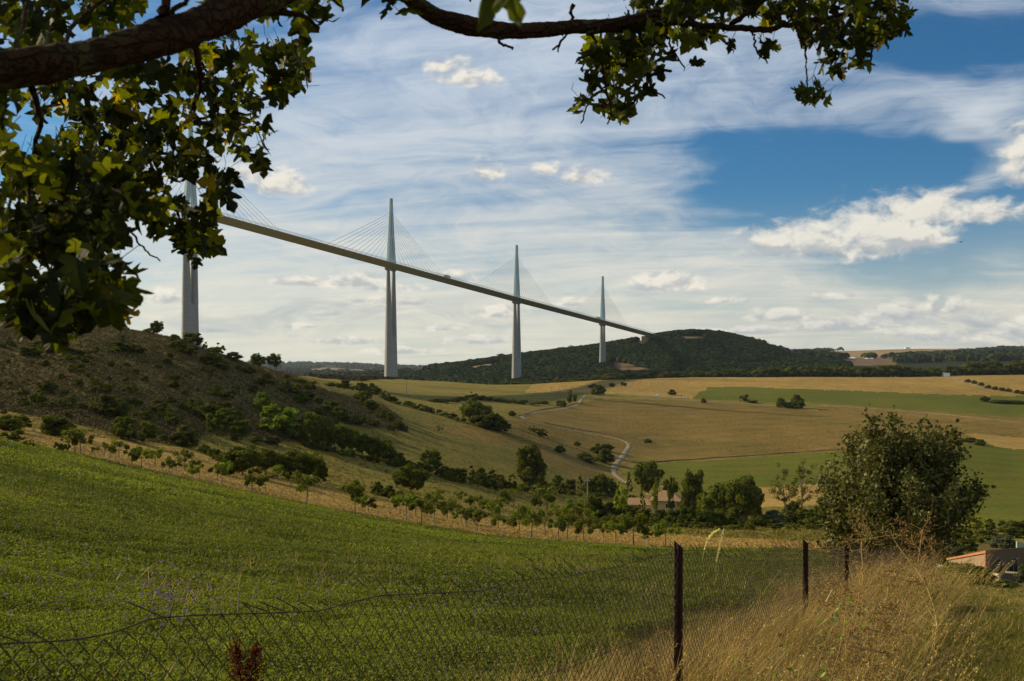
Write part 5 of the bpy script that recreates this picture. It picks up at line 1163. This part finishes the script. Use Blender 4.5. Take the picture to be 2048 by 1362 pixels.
# ---- dry weeds
L_stalk = leafmat('weed_stalk', (.17,.105,.030), (.42,.29,.11), .0, objvar=.25)
L_thist = leafmat('thistle_leaf', (.10,.14,.03), (.28,.34,.08), .3, objvar=.2)
def weed(base, tip, seed, label, rad=.005, br=16, leafy=0, name='dry_weed', bend=.1, brl=.24, mat=None):
    r = np.random.default_rng(seed); base = np.array(base, float); tip = np.array(tip, float); L = np.linalg.norm(tip - base); t = np.linspace(0, 1, 12)[:, None]
    o1 = r.normal(size=3) * bend * L; P_ = base * (1 - t) + tip * t + o1 * np.sin(t * PI) + r.normal(size=(12, 3)) * .004 * L; P_[:, 2] += (np.sin(t * PI) * .10 * L)[:, 0]
    a = Acc(); v, f = tube_arr(P_, np.linspace(rad * .75, rad * .25, 12), 6); a.add(v, f, .75)
    ax = unit(tip - base)
    def twig(s, d, l, rd, lev, tv):
        n = 6; q = np.linspace(0, 1, n)[:, None]; c = r.normal(size=3) * .25; Q = s + d * l * q + c * l * q * q * .6 + [0, 0, 0]
        v, f = tube_arr(Q, np.linspace(rd, rd * .4, n), 4); a.add(v, f, tv)
        if lev > 0:
            for _ in range(r.integers(2, 5)):
                k = r.integers(1, n); twig(Q[k], unit(d + r.normal(size=3) * .75), l * r.uniform(.35, .6), rd * .55, lev - 1, tv)
        else:
            v, f = cards(Q[-1:] + r.normal(size=(3, 3)) * .004, .006, unit(r.normal(size=(3, 3)))); a.add(v, f, .3)
    for _ in range(int(br * 1.05)):
        k = r.integers(2, 12); twig(P_[k], unit(ax * .6 + r.normal(size=3) * .8), L * brl * r.uniform(.4, 1.1) * (1 - .05 * k), rad * .34, 2, r.uniform(.1, .9))
    o = a.obj(name, mat or L_stalk); tag(o, label, 'weed')
    if leafy:
        b_ = Acc(); n = leafy; k = r.integers(1, 10, n); C = P_[k] + r.normal(size=(n, 3)) * .05; v, f = cards(C, r.uniform(.012, .03, n), unit(r.normal(size=(n, 3)) + [0, 0, .6]), .7); b_.add(v, f, r.random(n)); b_.obj('leaves', L_thist, o)
    return o
def G3(px, Y): return np.array([(px - CX) / F * Y, Y, float(zpx(px, Y))])
WD = [ # base px,Y ; tip px,py,Y ; rad, branches, leafy
 (1640,5.3,1850,1105,6.4,.006,26,0,'longest pale leaning weed stalk reaching up right to the round tree'),
 (1600,5.6,1700,1130,6.0,.004,16,40,'leaning stalk with a white broken tip left of the long stalk'),
 (1700,5.9,1790,1085,7.4,.005,34,0,'bushy dry weed head rising against the round tree'),(1745,6.2,1740,1070,7.6,.004,30,0,'dry weed with fan of twigs right of the third fence post'),(1760,6.0,1830,1090,7.2,.004,30,0,'dry twiggy weed against the right side of the round tree'),
 (1680,5.4,1840,1170,6.0,.005,24,0,'dry weed sprawling right in the middle of the tangle'),(1560,5.2,1700,1210,5.6,.004,20,60,'weed with green leaves low in the tangle'),(1590,5.0,1760,1290,5.2,.004,18,0,'low weed stalk lying toward the right'),
 (1520,5.1,1560,1270,5.2,.003,12,90,'leafy thistle at the bottom of the tangle'),(1620,4.9,1660,1290,5.0,.003,12,110,'bright leafy thistle low in the tangle, right of the first thistle'),(1330,4.9,1330,1260,5.0,.003,8,0,'thin twig standing before the nearest post'),
 (1440,5.0,1560,1140,5.6,.003,8,0,'slender stalk leaning right beside the nearest post'),(1720,5.3,1880,1330,5.5,.003,12,0,'pale twig lying on the grass at lower right'),(1650,5.7,1780,1150,6.4,.004,24,0,'reddish twiggy weed in the heart of the tangle'),(1600,5.2,1650,1180,5.8,.004,22,0,'short bushy dry weed left of the tangle heart'),
 (1690,5.0,1710,1240,5.3,.004,26,0,'dense brown weed low in the tangle'),(1755,5.6,1790,1220,6.0,.004,24,0,'dense brown weed at the right side of the tangle'),(1500,4.9,1490,1300,5.0,.003,14,30,'small leafy weed left of the thistles'),(1240,4.7,1290,1280,4.9,.003,14,0,'low brown weed at the foot of the fence left of the post'),(1180,4.8,1160,1345,4.9,.003,12,0,'pale dead weed at the bottom edge before the fence')]
for k, (bpx, bY, tpx, tpy, tY, rd, br, lf, lab) in enumerate(WD):
    weed(G3(bpx, bY), P3(tpx, tpy, tY), 200 + k, lab, rd, br, lf)
# fallen pale sticks in the tangle
for k, (p1, p2, lab) in enumerate((((1652,1205,5.4),(1665,1180,5.45),'short white stick tip standing in the tangle'),((1735,1258,5.3),(1775,1268,5.4),'pale bent twig in the centre of the tangle'),((1700,1292,5.1),(1790,1312,5.2),'pale straight twig near the bottom of the tangle'))):
    a = Acc(); v, f = tube_arr([P3(*p1), (P3(*p1) + P3(*p2)) / 2 + [0, 0, .004], P3(*p2)], [.005, .0045, .003], 6); a.add(v, f, .95); tag(a.obj('dead_twig', L_stalk), lab, 'twig')
# ---- red dock
a = Acc(); r = np.random.default_rng(300)
for (p0, p1) in (((492,1420),(470,1288)), ((492,1420),(512,1292))):
    A0 = P3(*p0, 4.0); A1 = P3(*p1, 4.0); tt = np.linspace(0, 1, 10)[:, None]; P_ = A0 * (1 - tt) + A1 * tt; v, f = tube_arr(P_, .003, 5); a.add(v, f, .2)
    n = 520; k = r.random(n) ** .8; C = A0 + (A1 - A0) * (.12 + .88 * k[:, None]) + r.normal(size=(n, 3)) * (.026 * (1.15 - .7 * k[:, None])); v, f = cards(C, .0075, unit(r.normal(size=(n, 3)))); a.add(v, f, r.random(n))
P_ = np.array([G3(492, 4.0), P3(492, 1420, 4.0)]); v, f = tube_arr(P_, .004, 5); a.add(v, f, .2)
tag(a.obj('dock_plant', leafmat('dock_red', (.05,.008,.004), (.16,.03,.012), .2)), 'dark red dock seed stalks behind the fence mesh at lower left', 'plant')
# ================================================================ chain link fence
M_rust = plainmat('rusty_iron', (.050,.024,.015), .85, .2, var=.6, scale=30, bump=.5, bdist=.002)
M_wire = plainmat('dark_wire', (.050,.034,.022), .7, .2, var=.5, scale=20, bump=0)
fen = empty('chain_link_fence', (.9, 5.5, float(zw(.9, 5.5)))); tag(fen, 'sagging rusty chain link fence on angle iron posts crossing the foreground', 'fence')
def fobj(acc, name, mat, parent=fen, smooth=False):
    o = acc.obj(name, mat, None, smooth); o.parent = parent; o.matrix_parent_inverse = Matrix.Translation(-fen.location); return o
# top wire height by photo column (row of the tension wire)
TW = [(-400,1330),(-100,1300),(0,1287),(90,1284),(170,1277),(240,1262),(300,1237),(400,1230),(540,1226),(640,1222),(700,1205),(760,1191),(830,1188),(960,1182),(1040,1160),(1130,1154),(1240,1132),(1310,1112),(1350,1107),(1430,1112),(1470,1117),(1520,1106),(1608,1095),(1650,1097),(1688,1098),(1735,1100),(1800,1106),(1900,1112)]
def YfromPx(px):  # fence line X=.9+.5(Y-5.5)
    u = (px - CX) / F; return (.9 - 2.75) / (u - .5)
def topz(Y):
    px = CX + fence_x(Y) / Y * F; return (YH - np.interp(px, [t[0] for t in TW], [t[1] for t in TW])) / F * Y
FS = math.hypot(.5, 1.0)
Ya_, Yb_ = 1.45, 17.5
S = np.linspace(0, (Yb_ - Ya_) * FS, 400); Yw = Ya_ + S / FS
P_ = np.stack([fence_x(Yw), Yw, topz(Yw)], 1); a = Acc(); v, f = tube_arr(P_, .0019, 6); a.add(v, f); fobj(a, 'top_wire', M_wire)
a = Acc(); wd = .029; hs = .032; nw = int(S[-1] / wd)
nodes = np.arange(-4, 30); r = np.random.default_rng(400)
ext = np.clip(.4 + (1.0 + 1.2 * (np.arange(nw) / nw > .12)) * 1.15 * (vnoise(np.arange(nw) / 6.0, np.zeros(nw), 3)) + r.normal(size=nw) * .7, 0, 4)
Vx = []; Fx = []
def meshpt(s, d):
    """s along fence, d below the top wire (negative above)"""
    Y = Ya_ + s / FS; X = fence_x(Y); tz = topz(Y)
    wob = (fbm(s * 1.3, d * 2.0, 3, 91)) * .05; up = np.maximum(-d, 0)
    lean = .30 * up + 2.6 * up * up
    # frayed strip above the wire leans along the fence and away
    sx = s + wob - lean * .65 * (0.5 + vnoise(s * 1.1, s * 0, 8)); Y2_ = Ya_ + sx / FS; X2_ = fence_x(Y2_)
    off = fbm(s * .9, d * 1.5, 2, 92) * .10 + up * .3
    return np.stack([X2_ - off * .9, Y2_ + off * .45, tz - d * (.92 + .0 * d) - up * .12 + fbm(s * 1.5, d * 3, 2, 93) * .03], 1)
for k in range(nw):
    e = int(ext[k]); jn = np.arange(-e, 30); s = (k + ((jn + k) % 2)) * wd; d = jn * hs
    P_ = meshpt(s.astype(float), d.astype(float))
    if e > 0:
        P_[0] += r.normal(size=3) * [.012, .012, .008] + [-.012, 0, .012]; P_[:e] += r.normal(size=3) * [.010, .012, .004]
    # densify with rounded knuckles
    Q = np.repeat(P_, 2, axis=0)[1:-1]; A_ = P_[:-1] * .88 + P_[1:] * .12; B_ = P_[:-1] * .12 + P_[1:] * .88
    Q = np.empty((2 * (len(P_) - 1), 3)); Q[0::2] = A_; Q[1::2] = B_; Q = np.concatenate([P_[:1], Q, P_[-1:]])
    v, f = tube_arr(Q, .0015, 4); a.add(v, f)
fobj(a, 'wire_mesh', M_wire)
for px, py_, wv in ((1350, 1090, .036), (1608, 1083, .036), (1688, 1087, .034), (1736, 1091, .032)):
    Y = YfromPx(px); X = fence_x(Y); zt = (YH - py_) / F * Y; zb = float(zw(X, Y)) - .3; a = Acc()
    sec_ = np.array([[0, 0], [wv, 0], [wv, .005], [.005, .005], [.005, wv], [0, wv]]) - [wv / 2, wv / 2]; ang = math.radians(205); R2 = np.array([[math.cos(ang), -math.sin(ang)], [math.sin(ang), math.cos(ang)]]); sec_ = sec_ @ R2.T
    ln2 = r.normal() * .012
    zc = np.linspace(zb, zt, 12); rs = [np.array([[X + .02 + p[0] + ln2 * (z - zb), Y + .03 + p[1], z + (p[0] * -.9 if i == 11 else 0)] for p in sec_]) for i, z in enumerate(zc)]
    loft(a, rs); fobj(a, 'post', M_rust)
a = Acc()
for d in (.42,):
    P_ = meshpt(S, np.full_like(S, d)); v, f = tube_arr(P_, .0014, 5); a.add(v, f)
fobj(a, 'lower_wire', M_wire)
# ================================================================ overhanging maple
def barkmat():
    m, g = newmat('maple_bark'); t = g.n.new('ShaderNodeTexCoord'); o = t.outputs['Object']
    a_ = g.noise(o, 9, 5, .6); vo = g.n.new('ShaderNodeTexVoronoi'); vo.feature = 'DISTANCE_TO_EDGE'; vo.inputs['Scale'].default_value = 55; g.l.new(g.v('ADD', g.v('MULTIPLY', o, (.45, 1, 1)), g.v('MULTIPLY', g.comb(a_, a_, a_), (.1, .1, .1))), vo.inputs['Vector'])
    fine = g.noise(o, 90, 5, .7); c = g.mix(fine, (.022,.011,.005), (.080,.044,.022)); c = g.mix(g.ss(a_, .52, .66), c, (.070,.066,.026)); c = g.mix(g.ss(vo.outputs['Distance'], .0, .10), g.mix(.5, (.012,.008,.005), c), c)
    return finish(m, g, pbsdf(g, c, .95, .05, 0, g.m('ADD', g.ss(vo.outputs['Distance'], 0, .15), fine), 1.0, .006))
M_mbark = barkmat()
def mapleleafmat():
    m, g = newmat('maple_leaf'); at_ = g.n.new('ShaderNodeAttribute'); at_.attribute_name = 'tint'; t = g.n.new('ShaderNodeTexCoord')
    n = g.noise(t.outputs['Object'], 60, 4, .6); c = g.mix(at_.outputs['Fac'], (.014,.019,.003), (.050,.060,.006)); c = g.mix(g.ss(at_.outputs['Fac'], .955, .985), c, (.15,.11,.012))
    c = g.mix(g.m('MULTIPLY', g.ss(n, .5, .75), .5), c, (.05,.035,.01))
    p = pbsdf(g, c, .6, .12, 0, n, .2, .002); tr = g.n.new('ShaderNodeBsdfTranslucent'); g.l.new(g.mix(1.0, c, g.mix(g.ss(at_.outputs['Fac'], .50, .92), (1.0, 1.05, .3), (5.0, 4.7, .6)), 'MULTIPLY'), tr.inputs['Color'])  # backlit glow and canopy shade put into the translucent colour by random leaf tint
    mx = g.n.new('ShaderNodeMixShader'); mx.inputs[0].default_value = .38; g.l.new(p, mx.inputs[1]); g.l.new(tr.outputs[0], mx.inputs[2]); return finish(m, g, mx.outputs[0])
M_maple = mapleleafmat()
half = [(0,0),(.10,-.06),(.24,-.09),(.36,.0),(.44,.05),(.36,.14),(.28,.20),(.40,.27),(.56,.37),(.64,.50),(.50,.50),(.38,.48),(.26,.45),(.20,.50),(.26,.62),(.24,.76),(.12,.86),(0,1.0)]
outl = np.array(half + [(-x, y) for x, y in half[-2:0:-1]])
mid_ = outl * [.45, .62] + [0, .13]
def leafgeo():
    n = len(outl); V = np.concatenate([np.c_[outl, np.zeros(n)], np.c_[mid_, np.zeros(n)], [[0, .34, 0]]]); j = np.arange(n); j2 = (j + 1) % n
    return V, np.stack([j, j2, n + j2, n + j], 1), np.stack([n + j, n + j2, np.full(n, 2 * n)], 1)
LV, LQ, LT = leafgeo()
def maple_leaves(C, size, seed, droop=.7, tmul=None):
    r = np.random.default_rng(seed); n = len(C); out = []
    tipd = unit(r.normal(size=(n, 3)) * [.75, .75, .55] + [0, 0, -droop]); nr = unit(np.cross(tipd, r.normal(size=(n, 3)))); sd = np.cross(tipd, nr)
    s = size * r.uniform(.65, 1.25, n); fold = r.uniform(-.1, .75, n); curl = r.uniform(-.5, .9, n); wav = r.uniform(0, .12, n)
    x = LV[:, 0][None]; y = LV[:, 1][None]; z = fold[:, None] * np.abs(x) * .8 - curl[:, None] * (y - .3) ** 2 * .5 + wav[:, None] * np.sin(x * 9 + y * 7 + s[:, None] * 900)
    xs = x * (1 - .25 * np.abs(fold[:, None])) * r.uniform(.85, 1.1, (n, 1)) * (1 + .12 * np.sin(y * 11 + s[:, None] * 777))
    W_ = C[:, None, :] + s[:, None, None] * (xs[..., None] * sd[:, None, :] + y[..., None] * tipd[:, None, :] + z[..., None] * nr[:, None, :])
    off = (np.arange(n) * len(LV))[:, None, None]; T = r.random(n)
    return W_.reshape(-1, 3), (LQ[None] + off).reshape(-1, 4), (LT[None] + off).reshape(-1, 3), np.repeat(T, len(LQ)), np.repeat(T, len(LT)), tipd, s
trunkb = np.array([-2.35, .25, float(-1.35 + .05)])
maple = empty('maple_tree', trunkb); tag(maple, 'maple tree overhanging the top left, dark branches and lobed leaves framing the view', 'tree')
def mo(acc, name, mat, smooth=False, parent=maple):
    o = acc.obj(name, mat, None, smooth); o.parent = parent; o.matrix_parent_inverse = Matrix.Translation(-maple.location); return o
def spl(pts, n=8):
    P_ = np.array(pts, float); out = []
    for k in range(len(P_) - 1):
        p0, p1, p2, p3 = P_[max(k - 1, 0)], P_[k], P_[k + 1], P_[min(k + 2, len(P_) - 1)]
        for t in np.linspace(0, 1, n, endpoint=False): out.append(.5 * ((2 * p1) + (-p0 + p2) * t + (2 * p0 - 5 * p1 + 4 * p2 - p3) * t * t + (-p0 + 3 * p1 - 3 * p2 + p3) * t ** 3))
    out.append(P_[-1]); return np.array(out)
def limb(pts, name='branch', n=8, jit=.03, sides=12):
    n *= 3; sides = int(sides * 1.8)
    """pts rows: x,y,z,radius"""
    Q = spl(pts, n); r = np.random.default_rng(len(pts) * 7); v, f = tube_arr(Q[:, :3], Q[:, 3], sides)
    kk = len(Q); rad = np.repeat(Q[:, 3], sides); c = np.repeat(Q[:, :3], sides, axis=0)
    dn = unit(v - c); lump = fbm(v[:, 0] * 11 + v[:, 2] * 7, v[:, 1] * 9 + v[:, 2] * 5, 2, 14) * .8 + fbm(v[:, 0] * 40, v[:, 2] * 60 + v[:, 1] * 50, 3, 15) * .7 + r.normal(size=len(v)) * jit * .8; v = v + dn * (rad * .55 * lump)[:, None]
    a = Acc(); a.add(v, f); return mo(a, name, M_mbark, True)
def Q4(px, py, Y, wpx): return [*P3(px, py, Y), wpx / 2 / F * Y]
top = trunkb + [0.05, 0, 2.6]
limb([[*(trunkb - [0, 0, .3]), .24], [*(trunkb + [0, 0, .5]), .19], [*(trunkb + [.02, .02, 1.4]), .175], [*(trunkb + [.0, .1, 2.4]), .15], [*(trunkb + [-.2, .3, 3.6]), .09]], 'trunk', 8, .03, 20)
tA = trunkb + [.02, .02, 1.35]; tB = trunkb + [.0, .1, 2.2]
limb([[*tA, .075], [-1.6, .75, .30, .05], Q4(-330, 185, 1.25, 84), Q4(0, 140, 1.3, 78), Q4(150, 118, 1.35, 66), Q4(300, 82, 1.42, 68), Q4(430, 38, 1.5, 68), Q4(560, -20, 1.6, 58), Q4(760, -110, 1.8, 60), Q4(1000, -200, 2.0, 40)], 'branch', 12)
limb([[*tB, .06], [-1.2, 1.1, .95, .035], Q4(560, -230, 1.95, 40), Q4(740, -90, 2.05, 34), Q4(818, -8, 2.12, 32), Q4(862, 27, 2.15, 33), Q4(930, 50, 2.2, 34), Q4(1030, 62, 2.25, 32), Q4(1150, 54, 2.3, 28), Q4(1235, 50, 2.35, 30), Q4(1320, 30, 2.4, 30), Q4(1420, -6, 2.45, 24), Q4(1560, -60, 2.5, 18)], 'branch', 10)
TW_ = [[(1240,50,2.35,22),(1300,44,2.36,16),(1400,50,2.38,13),(1480,56,2.4,13),(1540,58,2.42,12),(1620,40,2.45,10),(1700,30,2.5,8),(1790,40,2.5,5)],
 [(1290,30,2.38,18),(1360,10,2.4,14),(1450,-20,2.42,12)],[(1460,50,2.42,12),(1500,20,2.42,12),(1560,-20,2.42,10)],[(1500,58,2.4,5),(1508,75,2.4,5),(1512,100,2.4,4),(1535,125,2.4,3)],
 [(1590,50,2.42,6),(1602,78,2.42,5),(1612,95,2.42,5),(1613,140,2.42,4),(1615,178,2.42,3)],[(1640,40,2.45,6),(1650,90,2.44,5),(1665,130,2.44,4)],[(1700,30,2.5,6),(1740,90,2.5,5),(1740,140,2.5,3)],
 [(1180,60,2.3,7),(1200,110,2.3,6),(1212,170,2.3,5),(1222,220,2.3,4),(1215,250,2.3,3)],[(1250,50,2.35,7),(1285,110,2.35,6),(1300,170,2.35,5),(1330,195,2.35,3)],[(1330,60,2.36,5),(1345,100,2.36,4),(1372,140,2.36,3)],[(1215,170,2.3,4),(1180,200,2.3,4),(1165,245,2.3,3)],
 [(1395,50,2.38,5),(1440,78,2.38,4),(1470,105,2.38,3)],[(995,66,2.22,8),(1002,88,2.2,6),(1028,97,2.18,5)],[(1130,60,2.3,6),(1118,90,2.3,5),(1108,98,2.3,4)],[(1118,90,2.3,4),(1116,105,2.3,3)],
 [(1145,10,2.3,9),(1138,60,2.3,6),(1130,75,2.3,4)],[(310,55,1.42,26),(325,20,1.42,20),(345,-30,1.42,18)],[(325,30,1.42,12),(360,10,1.42,10),(400,-15,1.42,8)],
 [(520,20,1.6,20),(600,30,1.62,10),(640,60,1.65,6)],[(560,0,1.62,14),(640,-10,1.66,8),(690,20,1.7,5)],
 # twigs inside left canopy
 [(380,60,1.6,18),(400,170,2.3,12),(370,250,2.6,11),(300,300,2.7,9),(240,370,2.7,8),(180,430,2.6,7)],[(400,170,2.3,8),(450,130,2.6,7),(520,110,2.7,6),(600,130,2.7,4)],[(370,250,2.6,7),(430,230,2.7,6),(500,240,2.7,5),(540,270,2.7,4)],
 [(300,300,2.7,7),(370,320,2.6,6),(430,340,2.5,5),(450,390,2.5,4)],[(300,300,2.7,6),(340,400,2.5,5),(380,460,2.4,5),(430,500,2.4,4)],[(430,240,2.7,5),(430,180,2.7,6),(400,120,2.5,6)],[(240,370,2.7,6),(200,330,2.6,5),(150,300,2.5,5),(80,300,2.4,4)],
 [(60,170,1.4,16),(80,250,1.8,10),(60,350,1.9,9),(60,450,1.8,9),(100,540,1.6,8),(120,620,1.5,6)],[(60,450,1.8,8),(180,480,1.7,8),(240,520,1.6,6),(280,560,1.5,5)],[(180,480,1.7,7),(190,560,1.5,6),(210,630,1.4,5)],[(240,440,2.0,5),(262,462,2.0,5),(290,500,2.0,4),(320,520,2.0,3)],
 [(120,120,1.4,10),(140,60,1.6,9),(180,20,1.7,8),(240,-20,1.8,6)],[(20,130,1.3,10),(40,60,1.5,9),(60,-10,1.7,8)]]
a = Acc()
for t in TW_:
    Q = spl([Q4(*q) for q in t], 6); Q[:, :3] += np.random.default_rng(len(t)).normal(size=(len(Q), 3)) * .0015; v, f = tube_arr(Q[:, :3], np.maximum(Q[:, 3], .0011), 6); a.add(v, f)
mo(a, 'twigs', M_mbark, True)
def sample_poly(poly, n, r):
    P_ = np.array(poly, float); lo, hi = P_.min(0), P_.max(0); out = []
    while len(out) < n:
        q = r.uniform(lo, hi, (n * 3, 2)); k = inpoly(q[:, 0], q[:, 1], poly); out.extend(q[k].tolist())
    return np.array(out[:n])
CL = [ # polygon, n leaves, depth range, leaf size
 ([(40,175),(200,150),(330,120),(470,70),(560,100),(600,130),(605,190),(560,215),(510,225),(530,270),(535,300),(540,345),(490,325),(460,340),(450,390),(430,410),(420,450),(430,500),(400,505),(345,500),(300,455),(250,440),(215,480),(130,500),(60,500),(15,470),(20,330),(80,320),(120,280),(60,230)], 640, (2.0, 2.9), .062),
 ([(120,270),(300,250),(420,300),(440,380),(400,420),(330,400),(260,440),(120,460),(60,400)], 120, (2.2, 3.0), .06),
 ([(0,300),(60,310),(110,280),(250,340),(300,420),(250,470),(215,500),(225,600),(180,640),(100,520),(30,520),(0,480)], 190, (1.5, 2.1), .062),
 ([(0,480),(50,500),(60,590),(120,600),(140,500),(250,520),(285,560),(270,590),(240,590),(250,640),(175,660),(40,660),(10,610)], 95, (1.3, 1.8), .062),
 ([(0,440),(60,420),(180,430),(230,470),(220,500),(100,510),(0,520)], 60, (1.5, 2.0), .062),
 ([(30,560),(110,570),(230,590),(250,660),(160,680),(40,680)], 50, (1.25, 1.6), .062),
 ([(345,440),(430,450),(430,500),(400,510),(360,500)], 20, (2.1,2.5), .055),([(362,525),(395,525),(400,540),(370,550)], 3, (2.2,2.4), .05),
 ([(0,0),(130,0),(125,60),(100,80),(100,105),(0,95)], 70, (1.6, 2.3), .06),([(130,0),(210,0),(190,20),(150,20)], 8, (1.6,2.2), .055),([(180,0),(300,0),(275,60),(200,65),(170,70)], 30, (1.7, 2.3), .058),
 ([(380,10),(480,-10),(640,-20),(650,20),(645,75),(600,60),(550,60)], 46, (1.7, 2.3), .06),([(0,110),(20,180),(10,330),(-20,330)], 14, (1.4,1.8), .055),([(650,-20),(680,-20),(672,0),(655,10)], 4, (1.8,2.0), .05),
 ([(530,90),(605,100),(605,180),(560,200)], 30, (2.2, 2.7), .065),
 ([(755,-20),(812,-20),(812,30),(795,40),(770,15)], 9, (1.6, 1.8), .055),([(905,-20),(945,-20),(935,-5)], 2, (2.0,2.1), .05),
 ([(1180,75),(1255,60),(1330,60),(1342,110),(1315,130),(1320,150),(1330,175),(1275,200),(1262,240),(1212,250),(1205,190),(1170,180),(1162,130),(1175,120)], 120, (2.2, 2.6), .060),
 ([(1155,200),(1178,200),(1178,235),(1160,235)], 7, (2.25,2.4), .045),([(1205,215),(1225,210),(1225,245),(1208,245)], 5, (2.25, 2.4), .045),([(1245,235),(1262,235),(1258,262)], 4, (2.3,2.4), .045),
 ([(1260,-10),(1480,-20),(1480,40),(1400,70),(1380,90),(1330,95),(1260,60)], 95, (2.2, 2.7), .058),([(1360,60),(1420,60),(1410,92),(1385,92)], 14, (2.3,2.5), .052),([(1372,132),(1392,132),(1395,142),(1375,144)], 3, (2.3,2.4), .045),([(1440,75),(1475,90),(1465,100)], 4, (2.3,2.4), .045),
 ([(1480,-20),(1620,-20),(1620,60),(1560,55),(1500,60)], 50, (2.3, 2.7), .056),([(1515,85),(1548,85),(1540,120),(1522,115)], 7, (2.35,2.45), .045),
 ([(1600,-20),(1810,-20),(1818,50),(1800,85),(1765,100),(1735,90),(1700,130),(1640,110),(1615,60)], 155, (2.3, 2.8), .058),([(1590,185),(1650,178),(1665,215),(1640,222),(1595,200)], 12, (2.38,2.46), .05),([(1625,105),(1690,130),(1690,155),(1650,140)], 14, (2.4,2.5), .05),([(1715,110),(1735,110),(1735,140),(1720,140)], 8, (2.45,2.55), .05),
 ([(1865,-30),(1935,-30),(1925,-10),(1875,-10)], 3, (2.4,2.5), .045)]
a = Acc(); r = np.random.default_rng(500); st = Acc()
for k, (poly, n, (d0, d1), size) in enumerate(CL):
    n = int(n * .95); q = sample_poly(poly, n, r); Y = r.uniform(d0, d1, n); C = np.stack([(q[:, 0] - CX) / F * Y, Y, (YH - q[:, 1]) / F * Y + size * .25], 1)
    ppx = CX + C[:, 0] / C[:, 1] * F; ppy = YH - C[:, 2] / C[:, 1] * F; kk = ~((ppx > 352) & (ppx < 408) & (ppy > 318) & (ppy < 412) & (r.random(len(C)) < .85)) & ~((ppx < 125) & (ppx > 10) & (ppy > 195) & (ppy < 300) & (r.random(len(C)) < .6)); C = C[kk]
    V_, Q_, T3, tq, tt3, td, s_ = maple_leaves(C, size * .79, 600 + k)
    a.add(V_, Q_, tq); nb = a.n - len(V_); a.Fs.setdefault(3, []).append(T3 + nb); a.T.setdefault(3, []).append(tt3.astype(np.float32)); a.M.setdefault(3, []).append(np.zeros(len(T3), np.int32))
    for c, d, s in list(zip(C, td, s_))[::1 if n < 60 else 3]:
        e = c - d * s * .55 + r.normal(size=3) * .012 + [0, 0, .012]; v, f = tube_arr([c, (c + e) / 2 + r.normal(size=3) * .004, e], .0007, 3); st.add(v, f)
mo(a, 'leaves', M_maple); mo(st, 'leaf_stalks', M_mbark)
# two big out-of-focus leaves close to the lens
a = Acc(); C = np.array([P3(985, -62, .85), P3(1030, -70, .9), P3(1010, -40, .8), P3(1065, -60, .92)])
V_, Q_, T3, tq, tt3, td, s_ = maple_leaves(C, .05, 777, 1.3); a.add(V_, Q_, tq); a.Fs.setdefault(3, []).append(T3); a.T.setdefault(3, []).append(tt3.astype(np.float32)); a.M.setdefault(3, []).append(np.zeros(len(T3), np.int32))
mo(a, 'near_leaves', M_maple)
# unseen leaves added out of frame to shade the leaf cluster
a = Acc(); n = 2300; C = np.stack([r.uniform(-4.4, -.9, n), r.uniform(-1.5, 3.6, n), r.uniform(.25, 2.9, n)], 1); pxo = CX + C[:, 0] / np.maximum(C[:, 1], .2) * F; pyo = YH - C[:, 2] / np.maximum(C[:, 1], .2) * F; C = C[((pxo < -90) | (pyo < -90) | (C[:, 1] < 0)) & ((C[:, 0] + 2.4) ** 2 / 3.6 + (C[:, 1] - 1.6) ** 2 / 6 + (C[:, 2] - 1.5) ** 2 / 2.2 < 1) & (C[:, 0] < -.9 - .25 * (C[:, 2] - .2))]
V_, Q_, T3, tq, tt3, td, s_ = maple_leaves(C, .10, 778); a.add(V_, Q_, tq); a.Fs.setdefault(3, []).append(T3); a.T.setdefault(3, []).append(tt3.astype(np.float32)); a.M.setdefault(3, []).append(np.zeros(len(T3), np.int32))
mo(a, 'shade_leaves', M_maple)
# ================================================================ haze
def haze():
    a = Acc(); v, f = box_arr(0, 5000, 120, 30000, 34000, 760); a.add(v, f); m, g = newmat('haze_air'); pv = g.n.new('ShaderNodeVolumePrincipled')
    pv.inputs['Color'].default_value = (.62, .76, .92, 1); pv.inputs['Density'].default_value = 2.0e-5; pv.inputs['Anisotropy'].default_value = .2
    o = g.n.new('ShaderNodeOutputMaterial'); g.l.new(pv.outputs[0], o.inputs['Volume']); ob = a.obj('haze', m); tag(ob, 'thin bluish air haze over the distant hills', 'haze', kind='stuff')
HAZE = True
if HAZE: haze()
